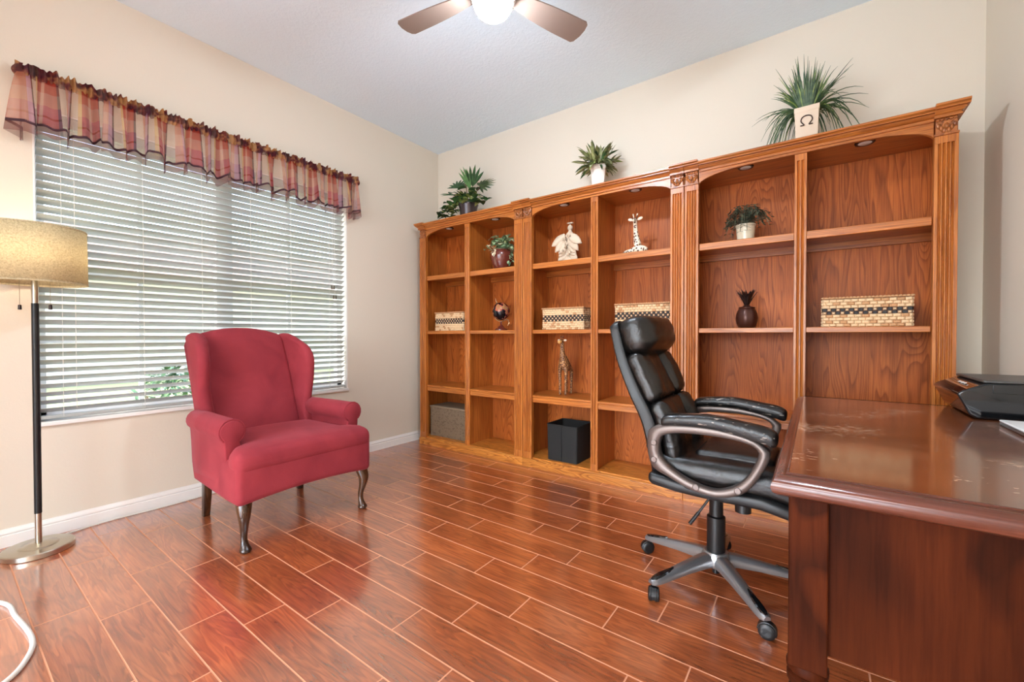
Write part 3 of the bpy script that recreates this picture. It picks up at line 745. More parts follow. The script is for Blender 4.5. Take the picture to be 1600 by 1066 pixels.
for k in range(10):    # trailing strand over the rim at the right
    for _ in range(2): add_leaf(lf, (ix+.115+rs.uniform(-.02, .02), iy-.03, iz+.19-.015*k), rs.random()*6.28, rs.uniform(-1, .3), .035, .024, .3, 3, m=0)
for k in range(5): add_leaf(lf, (ix-.01+rs.uniform(-.02, .03), iy-.10, iz+.17-.01*k), -PI/2+rs.uniform(-1, 1), -.6, .04, .022, .3, 3, m=1)
st.build('stem', M['stem'], t, kind='stuff'); lf.build('foliage', [M['leaf_ivy'], M['leaf_cream']], t, kind='stuff', keep=True)
# angel carving
ax, ay, az = 1.708, -.25, 1.623
t = thing('angel_figurine', (ax, ay, az), 'whitewashed carved angel figurine with feathered wings', 'figurine')
MB().lathe([(.001, 0), (.055, 0), (.058, .012), (.040, .05), (.032, .12), (.034, .18), (.030, .222), (.014, .238), (.012, .25), (.001, .25)], (ax, ay, az)).build('body', M['angel'], t)
MB().sphere((ax, ay, az+.268), (.021, .021, .023), 14, 10).build('head', M['angel'], t)
m = MB(); m.tube([(ax, ay, az+.285), (ax, ay, az+.302)], .003, 6); m.tube([(ax+.024*math.cos(a), ay+.012*math.sin(a), az+.305) for a in [i*PI/8 for i in range(17)]], .004, 6); m.build('halo', M['angel'], t)
for (zr, el, L, wd, x0_) in ((.205, -.62, .135, .062, .012), (.185, -.95, .135, .058, .014), (.165, -1.2, .11, .05, .012), (.125, -.80, .085, .05, .01), (.095, -.70, .08, .046, .01), (.062, -.62, .085, .05, .01)):
    for sgn in (-1, 1):
        v = MB(); add_leaf(v, (ax+sgn*x0_, ay-.030-.14*zr, az+zr), 0 if sgn > 0 else PI, el, L, wd, .10, 6, roll=PI/2*.92)
        v.build('feather', M['angel'], t, solid=.008, keep=True)
for k, (dx, dz) in enumerate(((-.022, .165), (.018, .19), (0, .125), (-.02, .08), (.02, .06))):
    m = MB(); m.tube([(ax+dx+.018*math.cos(a)*(1-a/14), ay-.072, az+dz+.018*math.sin(a)*(1-a/14)) for a in [q*.5 for q in range(22)]], .0035, 6); m.build('scroll', M['angel'], t)

def skin_body(name, nodes, edges, mat, parent, sub=2):
    org = Vector(ORG[parent.as_pointer()]); me = bpy.data.meshes.new(name)
    me.from_pydata([tuple(Vector(p[:3])-org) for p in nodes], edges, []); me.materials.append(mat)
    o = bpy.data.objects.new(name, me); COL.objects.link(o); o.parent = parent; ORG[o.as_pointer()] = tuple(org)
    sk = o.modifiers.new('skin', 'SKIN'); sk.use_smooth_shade = True
    for i, p in enumerate(nodes):
        d = me.skin_vertices[0].data[i]; r = p[3]; d.radius = r if isinstance(r, tuple) else (r, r); d.use_root = (i == 0)
    s = o.modifiers.new('sub', 'SUBSURF'); s.levels = sub; s.render_levels = sub
    return o
# sitting giraffe (pale)
x, y, z = 2.243, -.25, 1.623
t = thing('giraffe_figurine', (x, y, z), 'pale spotted giraffe figurine lying down with its neck upright', 'figurine', 'giraffe figurines')
N = [(x+.02, y, z+.035, .036), (x+.05, y+.01, z+.032, .032), (x, y, z+.06, .032), (x-.008, y, z+.11, .022), (x-.014, y, z+.16, .017), (x-.018, y, z+.215, .014), (x-.018, y-.002, z+.25, .016), (x-.018, y-.03, z+.238, .011), (x-.018, y-.044, z+.23, .009),
     (x-.03, y-.02, z+.028, .018), (x-.075, y-.03, z+.018, .014), (x-.095, y-.03, z+.014, .010), (x+.07, y-.03, z+.02, .016)]
skin_body('body', N, [(0, 1), (0, 2), (2, 3), (3, 4), (4, 5), (5, 6), (6, 7), (7, 8), (0, 9), (9, 10), (10, 11), (1, 12)], M['gir_pale'], t)
for sgn in (-1, 1):
    MB().sphere((0, 0, 0), (.020, .006, .011), 10, 6).build('ear', M['gir_palef'], t, origin=None)
    e = [o for o in t.children if o.name.startswith('ear')][-1]; e.data.transform(Matrix.Translation(Vector((x, y, z)))); e.location = (-.018+sgn*.034, .0, .252); e.rotation_euler = (0, -sgn*.3, 0)
    MB().tube([(x-.018+sgn*.010, y, z+.262), (x-.018+sgn*.016, y, z+.290)], [.004, .005], 6).build('horn', M['gir_pale'], t)
    MB().sphere((x-.018+sgn*.013, y-.016, z+.252), .004, 8, 6).build('eye', M['gloss_black'], t)
# standing giraffe (brown)
x, y, z = 1.662, -.25, .577
t = thing('giraffe_figurine', (x, y, z), 'tall brown patched giraffe figurine standing on the shelf above the black bin', 'figurine', 'giraffe figurines')
N = [(x, y+.06, z+.235, .040), (x, y, z+.25, .044), (x, y-.03, z+.27, .036), (x+.003, y-.045, z+.32, .024), (x+.004, y-.05, z+.37, .018), (x+.004, y-.052, z+.41, .016), (x+.004, y-.056, z+.435, .018), (x+.004, y-.085, z+.423, .012), (x+.004, y-.098, z+.418, .010)]
ed = [(0, 1), (1, 2), (2, 3), (3, 4), (4, 5), (5, 6), (6, 7), (7, 8)]
for i, (dx, dy, par) in enumerate(((-.026, -.035, 2), (.028, -.030, 2), (-.026, .065, 0), (.026, .065, 0))):
    b0 = len(N); N += [(x+dx, y+dy, z+.20, .016), (x+dx*.9, y+dy, z+.10, .011), (x+dx*.85, y+dy, z+.02, .010), (x+dx*.85, y+dy-.004, z+.008, .012)]
    ed += [(par, b0), (b0, b0+1), (b0+1, b0+2), (b0+2, b0+3)]
skin_body('body', N, ed, M['gir_brown'], t)
MB().sphere((x+.004, y-.088, z+.424), (.017, .022, .016), 12, 8).build('muzzle', M['gir_face'], t)
for sgn in (-1, 1):
    MB().sphere((x+.004+sgn*.026, y-.052, z+.437), (.014, .005, .008), 8, 6).build('ear', M['gir_palef'], t)
    MB().tube([(x+.004+sgn*.008, y-.054, z+.448), (x+.004+sgn*.010, y-.054, z+.472)], [.004, .004], 6).build('horn', M['gir_brown'], t)
# fern in cream pot
x, y, z = 2.915, -.25, 1.623
t = thing('potted_fern', (x, y, z), 'grey green artificial fern in a small cream pot', 'potted plant')
MB().lathe([(.001, 0), (.046, 0), (.050, .05), (.053, .092), (.057, .094), (.057, .104), (.05, .105), (.048, .09), (.001, .088)], (x, y, z), 24).build('pot', M['pot_cream'], t)
rs = random.Random(9)
fm = MB()
for k in range(46):
    a = rs.random()*6.28; R_ = rs.uniform(.07, .185); el = rs.uniform(0, .13)
    if math.sin(a) > 0: R_ *= .8
    P = [(x, y, z+.09), (x+.45*R_*math.cos(a), y+.45*R_*math.sin(a), z+.12+el), (x+.8*R_*math.cos(a), y+.8*R_*math.sin(a), z+.125+el*.7), (x+R_*math.cos(a), y+R_*math.sin(a), z+.10+el*.5-.05*(rs.random() < .4))]
    fm.tube(P, .0014, 4)
    for q in range(9):
        p = interp(P, .2+.8*q/8)
        for sg in (-1, 1): add_leaf(fm, p, a+sg*1.1, rs.uniform(-.3, .4), .028, .010, .2, 2)
fm.build('fronds', M['leaf_fern'], t, kind='stuff', keep=True)
# bronze pineapple
x, y, z = 2.920, -.22, 1.097
t = thing('pineapple_ornament', (x, y, z), 'bronze pineapple jar with dark flared leaves', 'ornament')
n = 32
def pr(r, zz): return [(x+(r+.003*abs(math.cos(4*a)))*math.cos(a), y+(r+.003*abs(math.cos(4*a)))*math.sin(a), z+zz) for a in [2*PI*i/n for i in range(n)]]
MB().loft([pr(r, zz) for r, zz in ((.036, 0), (.043, .004), (.054, .03), (.059, .06), (.055, .088), (.045, .112), (.040, .118), (.043, .122), (.043, .127), (.020, .134), (.012, .142))]).build('jar', M['bronze'], t, smooth=60)
for i in range(8):
    a = 2*PI*i/8+.2
    m = MB(); m.tube([(x+(.052)*math.cos(a)+.012*math.cos(b)*(-math.sin(a)), y+.054*math.sin(a)+.012*math.cos(b)*math.cos(a), z+.066+.012*math.sin(b)) for b in [q*PI/4 for q in range(9)]], .0025, 5); m.build('ring_motif', M['bronze_dark'], t)
for i in range(16):
    a = 2*PI*i/16; v = MB()
    add_leaf(v, (x+.008*math.cos(a), y+.008*math.sin(a), z+.130), a, (1.42, 1.22, 1.32)[i % 3], (.105, .098, .110)[i % 3], .017, (.10, .32, .22)[i % 3]*-1 if False else .0, 6)
    for k_, p_ in enumerate(v.v):
        h = max(0, p_[2]-z-.13)/.10; v.v[k_] = (p_[0]+.020*h*h*math.cos(a), p_[1]+.020*h*h*math.sin(a), p_[2])
    v.build('leaf', M['bronze_dark'], t, solid=.002, keep=True)

# ------------------------------------------------------------------ plants on top of the bookcases
TZ = 2.1225
x, y, z = .605, -.20, TZ
t = thing('potted_palm', (x, y, z), 'leafy fan palm and ivy in a dark pewter pot on the corner bookcase', 'potted plant')
MB().lathe([(.001, 0), (.066, 0), (.072, .02), (.084, .12), (.092, .15), (.095, .152), (.095, .162), (.086, .163), (.08, .14), (.001, .13)], (x, y, z), 24).build('pot', M['pot_dark'], t)
rs = random.Random(21)
def fan(base, az, el, L, nb, spread):
    m = MB()
    for i in range(nb):
        a = (i/(nb-1)-.5)*spread; v, f = leaf_pts(L*(1-.25*abs(a)/spread), L*.16, .12, 4)
        R_ = Matrix.Rotation(az, 3, 'Z') @ Matrix.Rotation(-el, 3, 'Y') @ Matrix.Rotation(a, 3, 'X') if False else Matrix.Rotation(az, 3, 'Z') @ Matrix.Rotation(-el, 3, 'Y') @ Matrix.Rotation(a, 3, 'Z')
        o = len(m.v); m.v += [tuple(Vector(base)+R_ @ Vector(p)) for p in v]
        for q in f: m.f.append([o+k for k in q]); m.m.append(0)
    return m
for (dx, dz, az, el, L, nb, sp, mt) in ((-.16, .27, 2.6, .5, .15, 11, 3.6, 'leaf_palm'), (-.11, .33, 1.9, 1.0, .15, 9, 2.6, 'leaf_dark'), (.17, .29, .5, .45, .16, 11, 3.2, 'leaf_palm'), (.08, .31, -.6, 1.15, .19, 5, 1.1, 'leaf_dark'), (.05, .28, -1.8, 1.2, .22, 4, .7, 'leaf_palm'), (-.02, .22, -1.5, .4, .13, 9, 2.8, 'leaf_dark')):
    b = (x+dx, y-.03, z+dz); fan(b, az, el, L, nb, sp).build('frond', M[mt], t, keep=True, smooth=180)
    MB().tube([(x, y, z+.14), (x+dx*.5, y, z+.14+(dz-.14)*.7), b], .003, 5).build('stalk', M['stem'], t)
MB().tube([(x, y, z+.14), (x-.02, y, z+.30), (x-.045, y, z+.42), (x-.06, y, z+.50)], [.005, .004, .003, .001], 6).build('flower_spike', M['stem'], t)
lm = leaf_mesh('ivy_leaf', .072, .056, .35, M['leaf_dark'], 4); lm2 = leaf_mesh('ivy_leaf_light', .058, .046, .35, M['leaf_lime'], 4)
for k in range(110):
    u = rs.random()
    if u < .45: px_, pz = x+rs.uniform(-.30, -.06), 0; pz = z+.16-(x-px_-.06)*.45+rs.uniform(-.03, .06)
    elif u < .75: px_ = x+rs.uniform(-.13, .14); pz = z+rs.uniform(.15, .27)
    else: px_ = x+rs.uniform(.08, .26); pz = z+.19-(px_-x-.08)*.45+rs.uniform(-.03, .05)
    pz = max(pz, z+.075)
    place_leaf(lm if rs.random() < .6 else lm2, t, (px_, y-.06+rs.uniform(-.06, .06), pz), rs.random()*6.28, rs.uniform(-.3, .9), rs.uniform(.8, 1.25))
# plant 2
x, y, z = 1.93, -.22, TZ
t = thing('potted_shrub', (x, y, z), 'bushy olive leaved plant in a plain white square pot on the middle bookcase', 'potted plant')
def sqpot(m, x, y, z, a, b, h, rim=.006, ang=.6):
    def sq(s, zz): return [(x+s*math.sqrt(2)*math.cos(ang+PI/4+k*PI/2), y+s*math.sqrt(2)*math.sin(ang+PI/4+k*PI/2), z+zz) for k in range(4)]
    m.loft([sq(a, 0), sq(b, h-.03), sq(b+rim, h-.028), sq(b+rim, h), sq(b-.01, h), sq(b-.012, h-.02)]); return m
sqpot(MB(), x, y, z, .040, .052, .20, ang=.35).build('pot', M['pot_white'], t, smooth=0, bevel=.002)
lms = [leaf_mesh('long_leaf', .115, .026, .15, M['leaf_olive'], 5), leaf_mesh('long_leaf_lime', .11, .026, .15, M['leaf_lime'], 5), leaf_mesh('long_leaf_dark', .12, .024, .2, M['leaf_dark'], 5)]
for k in range(170):
    a = rs.random()*6.28; R_ = rs.uniform(.0, .09); el = rs.uniform(-.75, 1.3)
    place_leaf(lms[rs.choice((0, 0, 0, 1, 2))], t, (x+R_*math.cos(a), y+R_*math.sin(a), z+.205+rs.uniform(0, .07)*(1 if el > 0 else .5)), a, el, rs.uniform(.65, 1.1), rs.uniform(-.6, .6))
MB().tube([(x, y, z+.17), (x, y, z+.26)], .012, 8).build('stem', M['stem'], t)
# plant 3: grass with omega pot
x, y, z = 3.218, -.24, TZ
t = thing('potted_grass', (x, y, z), 'arching ornamental grass in a square stone pot with an omega emblem', 'potted plant')
sqpot(MB(), x, y, z, .050, .056, .215, rim=.003, ang=.0).build('pot', M['pot_stone'], t, smooth=0, bevel=.003)
om = [(.034, -.030), (.014, -.030), (.018, -.022), (.029, -.006), (.030, .008), (.022, .024), (0, .031), (-.022, .024), (-.030, .008), (-.029, -.006), (-.018, -.022), (-.014, -.030), (-.034, -.030)]
MB().tube([(x+u*.85, y-.058, z+.135+v*.85) for u, v in catmull(om, 3)], .0032, 6).build('emblem', M['emblem'], t, label='dark engraved omega letter')
gm = MB(); rs = random.Random(33)
for k in range(280):
    a = rs.random()*6.28; ln = rs.uniform(.19, .36); el = rs.uniform(.4, 1.5); dr = rs.uniform(.3, 1.1)*(1.35 if el < .95 else .4)
    if math.sin(a) < -.25 and abs(math.cos(a)) < .75 and el < 1.25: el = rs.uniform(1.25, 1.5); dr *= .3
    hx, hy = math.cos(a), math.sin(a)*.62
    P = []
    for q in range(7):
        s = q/6; hor = ln*s*math.cos(el)*(1-.2*s*dr); zz = ln*(s*math.sin(el))-dr*ln*1.05*s*s
        P.append((x+hx*(.025+hor), max(min(y+hy*(.025+hor), -.01), -.40), max(z+.20+zz, z+.012)))
    gm.tube(P, [.0042, .004, .0036, .003, .0024, .0016, .0005], 3, m=0 if (k % 4 or el < .8) else 1)
gm.build('grass_blades', [M['leaf_grass'], M['leaf_grass2']], t, kind='stuff')

# ------------------------------------------------------------------ floor lamp
lx, ly = .196, -2.885
t = thing('floor_lamp', (lx, ly, 0), 'lit floor lamp with linen drum shade and black and nickel pole', 'floor lamp')
MB().lathe([(.001, 0), (.122, 0), (.126, .004), (.126, .024), (.122, .028), (.070, .030), (.066, .034), (.045, .036), (.030, .042), (.001, .043)], (lx, ly, 0), 48).build('base', M['nickel'], t)
MB().lathe([(.0125, .04), (.0125, .187), (.001, .187)], (lx, ly, 0), 20).build('lower_sleeve', M['nickel'], t)
MB().lathe([(.0135, .186), (.0135, 1.208), (.001, 1.208)], (lx, ly, 0), 20).build('pole', M['black_plastic'], t)
MB().lathe([(.0125, 1.207), (.0125, 1.40), (.001, 1.40)], (lx, ly, 0), 20).build('upper_sleeve', M['nickel'], t)
sh = MB(); R1 = .184
sh.loft([[(lx+r*math.cos(2*PI*i/64), ly+r*math.sin(2*PI*i/64), zz) for i in range(64)] for r, zz in ((R1, 1.305), (R1-.003, 1.572))], cap=False)
so = sh.build('shade', M['shade'], t, smooth=60, solid=.002)
for zz, r in ((1.307, R1), (1.570, R1-.003)):
    MB().loft([[(lx+(r+d)*math.cos(2*PI*i/64), ly+(r+d)*math.sin(2*PI*i/64), zz+h) for i in range(64)] for d, h in ((-.003, -.004), (.0015, -.004), (.0015, .004), (-.003, .004), (-.003, -.004))], cap=False).build('shade_trim', M['shade'], so)
m = MB()
for k in range(3): m.tube([(lx, ly, 1.39), (lx+R1*.98*math.cos(k*2.1+.4), ly+R1*.98*math.sin(k*2.1+.4), 1.565)], .002, 6)
m.build('spider', M['nickel'], t)
for k, a in enumerate((.62, .62+PI)):
    bxx, byy = lx+.075*math.cos(a), ly+.075*math.sin(a)
    m = MB(); m.tube([(lx, ly, 1.385), (bxx, byy, 1.385)], .006, 8); m.lathe([(.016, 0), (.016, .045), (.001, .045)], (lx+.045*math.cos(a), ly+.045*math.sin(a), 1.375), 12); so = m.build('socket', M['nickel'], t)
    MB().sphere((lx+.045*math.cos(a), ly+.045*math.sin(a), 1.450), (.027, .027, .034), 14, 10).build('bulb', M['bulb'], so)
    c = MB().tube([(bxx, byy, 1.375), (bxx, byy, 1.20)], .0011, 5).build('pull_chain', M['nickel'], t)
    MB().lathe([(.003, .024), (.006, .022), (.007, .0), (.001, -.001)], (bxx, byy, 1.178), 8).build('pull_knob', M['bronze_dark'], c)
# cords
def tag1(o, l, c): tag(o, l, c); return o
pts = catmull([(lx-.10, ly+.075, .012), (.060, -2.74, .006), (.034, -2.60, .006), (.040, -2.35, .005), (.030, -2.1, .006), (.034, -1.7, .005), (.026, -1.25, .006)], 6)
tag1(MB().tube(pts, .0042, 6).build('lamp_cord', M['cord'], origin=(.04, -2, 0)), 'thin white cord lying along the baseboard', 'cord')
pts = catmull([(.45, -3.20, .008), (.69, -3.037, .008), (.868, -3.011, .008), (1.08, -2.992, .008), (1.20, -3.012, .008), (1.30, -3.07, .008), (1.36, -3.2, .008), (1.40, -3.5, .008)], 8)
tag1(MB().tube(pts, .0075, 10).build('floor_cable', M['cord'], origin=(1.1, -3.0, 0)), 'thick off white cable curving loosely across the open floor planks', 'cord')

# ------------------------------------------------------------------ red wing chair
CX, CY = .70, -1.985
t = thing('wing_chair', (CX, CY, 0), 'red slipcovered wing chair with cabriole front legs, in front of the window', 'armchair')
V = M['velvet']
yL, yR = -2.335, -1.635
rake = lambda z: -.245*(z-.25)/.81
# seat base (skirt) and T cushion
def skw(x, y, z):
    yy = CY+(y-CY)*(1-.10*max(0, (.95-x)/.6)); dz = .020*max(0, 1-((y-CY)/.34)**2)*(1 if z < .3 else 0)*(1 if x > .7 else .3)
    return (x, yy, z+dz)
MB().rbox(.40, 1.076, yL-.018, yR+.018, .236, .450, .030, 6, warp=skw).build('seat_base', V, t, smooth=180)
def cuw(x, y, z):
    f = max(0, min(1, (.965-x)/.035)); hw = .375*(1-f)+.292*f
    yy = CY+(y-CY)*hw/.375
    return (x, yy, z-.012*max(0, (x-.98)/.09)+.010*(1-((y-CY)/.38)**2)*(1 if z > .46 else 0)-.006*max(0, (.9-x)/.4))
MB().rbox(.50, 1.082, CY-.372, CY+.372, .392, .502, .046, 12, warp=cuw).build('seat_cushion', V, t, smooth=180)
# backrest
def bkw(x, y, z):
    u = (y-CY)/.262
    zt = z+(.055*(1-u*u)-.010)*max(0, (z-.75)/.32)
    return (x+rake(zt)+.075*(1-min(1, max(0, (zt-.25)/.85)))*(1 if x > .46 else 0)-.02*u*u*(1 if x > .46 else 0), y, zt)
MB().rbox(.392, .502, CY-.262, CY+.262, .245, 1.06, .040, 7, warp=bkw).build('backrest', V, t, smooth=180)
for sgn, yo in ((-1, yL+.03), (1, yR-.03)):
    # wing: panel in the x-z plane, flaring outward towards the front
    P = [(.43, .245), (.40, .45), (.30, .70), (.205, .90), (.158, 1.01), (.155, 1.045), (.185, 1.066), (.26, 1.068), (.33, 1.052), (.42, 1.012), (.485, .955), (.512, .895), (.510, .80), (.505, .70), (.512, .60), (.54, .52), (.58, .46), (.60, .30), (.56, .245)]
    P = catmull(P, 3, True)
    m = MB(); th = .062
    yf = lambda x, z: yo-sgn*.045+sgn*.030*max(0, (x-.3)/.2)*max(0, min(1, (z-.55)/.2))-sgn*.012*(z > 1.0)
    n = len(P); cx_, cz_ = sum(p[0] for p in P)/n, sum(p[1] for p in P)/n
    rings = []
    for k, (off, ins) in enumerate(((-th/2, .020), (-th/2+.006, .010), (-th/2+.018, .002), (0, 0), (th/2-.018, .002), (th/2-.006, .010), (th/2, .020))):
        ring = []
        for i in range(n):
            q, p_, nx_ = P[i-1], P[i], P[(i+1) % n]
            tx, tz = nx_[0]-q[0], nx_[1]-q[1]; L_ = math.hypot(tx, tz) or 1
            nxn, nzn = -tz/L_, tx/L_
            # P runs clockwise seen from -y: inward normal sign chosen towards the centroid locally
            if nxn*(cx_-p_[0])+nzn*(cz_-p_[1]) < 0: nxn, nzn = -nxn, -nzn
            X_, Z_ = p_[0]+nxn*ins, p_[1]+nzn*ins
            ring.append((X_, yf(X_, Z_)+off, Z_))
        rings.append(ring)
    m.loft(rings); m.build('wing', V, t, smooth=180)
    # arm: scroll section swept from front to the wing
    def sect(x, s, sc_=1.0):
        yc_ = yo+sgn*.012*sc_; zc = .577; r = .060*sc_
        pts = []
        for i in range(15):
            a = math.radians(-50+i*(290/14)); pts.append((yc_+sgn*r*math.cos(a), zc+r*math.sin(a)))
        pts += [(yc_-sgn*.040*sc_, .50), (yc_-sgn*.038*sc_, .40), (yc_-sgn*.036, .25), (yc_+sgn*.020, .245), (yc_+sgn*.030*sc_, .34), (yc_+sgn*.034*sc_, .46)]
        return [(x, py+s*(CY-py)*.0, pz) for py, pz in pts]
    rings = []
    for x_, s_ in ((.42, .94), (.60, .97), (.78, 1.0), (.90, 1.0), (.928, .985), (.938, .93), (.941, .84)):
        ring = sect(x_, 0, 1.0)
        yc_ = yo+sgn*.012; zc = .577
        ring = [(px_, yc_+(py-yc_)*s_ - sgn*.02*max(0, (.8-x_)/.4), max(zc+(pz-zc)*s_ if pz > .5 else pz, .245)) for px_, py, pz in ring]
        rings.append(ring)
    arm = MB().loft(rings).build('arm', V, t, smooth=180)
    ring = [(.9405, yc_+(p[1]-yc_)*.97, p[2]) for p in rings[3] if p[2] > .52]
    MB().tube([(.934, p[1], p[2]) for p in ring], .0045, 6).build('piping', V, arm)
    # front cabriole leg
    fy = -2.300 if sgn < 0 else -1.650; fx = 1.018
    C_ = [(fx-.015, fy-sgn*.01, .275, .040), (fx, fy, .235, .036), (fx+.016, fy+sgn*.006, .19, .030), (fx+.010, fy+sgn*.004, .14, .022), (fx-.004, fy, .09, .0165), (fx-.004, fy, .055, .0155), (fx+.006, fy, .030, .020), (fx+.014, fy, .015, .026), (fx+.014, fy, .006, .026), (fx+.012, fy, .0, .018)]
    C_ = catmull(C_, 3)
    MB().loft([[(c[0]+c[3]*math.cos(2*PI*i/14), c[1]+c[3]*math.sin(2*PI*i/14), max(c[2], 0)) for i in range(14)] for c in C_]).build('leg', M['leg_wood'], t, smooth=60)
    by = -2.252 if sgn < 0 else -1.700; bx = .395
    MB().loft([[(bx+dx+ox, by+dy, zz) for dx, dy in ((-s, -s), (s, -s), (s, s), (-s, s))] for zz, s, ox in ((.27, .022, .02), (.12, .019, .008), (0, .0165, -.008))]).build('leg', M['leg_wood'], t, smooth=0, bevel=.002)

# ------------------------------------------------------------------ desk
DX0, DX1, DY0, DY1, DZ = 3.196, 3.936, -2.196, -.796, .77
t = thing('desk', ((DX0+DX1)/2, (DY0+DY1)/2, 0), 'dark cherry desk with moulded top and turned feet', 'desk')
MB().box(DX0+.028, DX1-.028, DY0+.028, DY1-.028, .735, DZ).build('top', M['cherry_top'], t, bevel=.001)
ed = [(.030, .771), (.028, .7705), (.024, .766), (.016, .7655), (.013, .762), (.007, .759), (.001, .750), (.0, .742), (.003, .733), (.010, .727), (.022, .724), (.030, .724)]
rings = [[(DX0+o_, DY0+o_, z), (DX1-o_, DY0+o_, z), (DX1-o_, DY1-o_, z), (DX0+o_, DY1-o_, z)] for o_, z in ed]
MB().loft(rings, cap=False).build('edge_moulding', M['cherry_edge'], t, smooth=50)
px0, py0, pw_ = DX0+.030, DY0+.034, .066
for xa in (px0, DX1-.03-pw_):
    for ya in (py0, DY1-.034-pw_):
        xc, yc_ = xa+pw_/2, ya+pw_/2
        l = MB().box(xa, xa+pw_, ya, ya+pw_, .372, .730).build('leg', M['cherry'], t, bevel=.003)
        MB().lathe([(.020, 0), (.026, .006), (.028, .03), (.022, .05), (.020, .09), (.024, .16), (.030, .25), (.034, .305), (.030, .325), (.036, .333), (.036, .345), (.030, .350), (.037, .358), (.037, .368), (.031, .376)], (xc, yc_, 0), 24).build('turned_foot', M['cherry'], l)
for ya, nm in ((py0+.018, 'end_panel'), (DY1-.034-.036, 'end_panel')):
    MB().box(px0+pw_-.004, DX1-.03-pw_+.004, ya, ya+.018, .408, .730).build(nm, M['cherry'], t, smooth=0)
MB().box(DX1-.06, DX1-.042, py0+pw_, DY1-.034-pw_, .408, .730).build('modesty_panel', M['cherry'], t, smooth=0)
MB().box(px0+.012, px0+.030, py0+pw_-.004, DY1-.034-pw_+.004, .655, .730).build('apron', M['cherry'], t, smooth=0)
# printer
px, py, pz = 3.685, -1.14, DZ+.001
t = thing('printer', (3.80, -.97, pz), 'glossy black inkjet printer standing on the desk', 'printer')
ya, yb_ = -1.145, -.790
# side profile in x-z: front (control panel) faces the desk user
side = [(3.705, pz), (3.690, pz+.012), (3.664, pz+.070), (3.658, pz+.082), (3.672, pz+.092), (3.724, pz+.118), (3.93, pz+.122), (3.93, pz)]
o = MB().prism(side, 'y', ya, yb_).build('body', M['gloss_black'], t, smooth=30, bevel=.006, seg=3)
MB().box(3.722, 3.928, ya+.008, yb_-.006, pz+.120, pz+.129).build('scanner_lid', M['grey_plastic'], t, bevel=.004)
pn = MB()
dxn, dzn = (.052, .026); 
for k, f in enumerate((.25, .42, .6)):
    xq, zq = 3.672+dxn*.55, pz+.092+dzn*.55
    pn.quadbox([(xq-.003, ya+.20*f+.05, zq+.0015), (xq+.003, ya+.20*f+.05, zq+.0045), (xq+.003, ya+.20*f+.075, zq+.0045), (xq-.003, ya+.20*f+.075, zq+.0015), (xq-.003, ya+.20*f+.05, zq+.0028), (xq+.003, ya+.20*f+.05, zq+.0058), (xq+.003, ya+.20*f+.075, zq+.0058), (xq-.003, ya+.20*f+.075, zq+.0028)])
pn.build('button_marks', M['lens'], t)
MB().box(3.742, 3.926, ya-.0015, ya+.004, pz+.088, pz+.116).build('side_cover', M['gloss_black'], t, bevel=.001)
# white device in front of the printer
t = thing('notebook_computer', (3.83, -1.36, DZ+.001), 'closed pale grey and white slim notebook on the desk beside the printer', 'laptop')
MB().rbox(3.735, 3.925, -1.56, -1.235, DZ+.001, DZ+.010, .004, 3).build('base', M['pewter'], t)
MB().rbox(3.735, 3.925, -1.56, -1.235, DZ+.011, DZ+.017, .003, 3).build('lid', M['paper'], t)

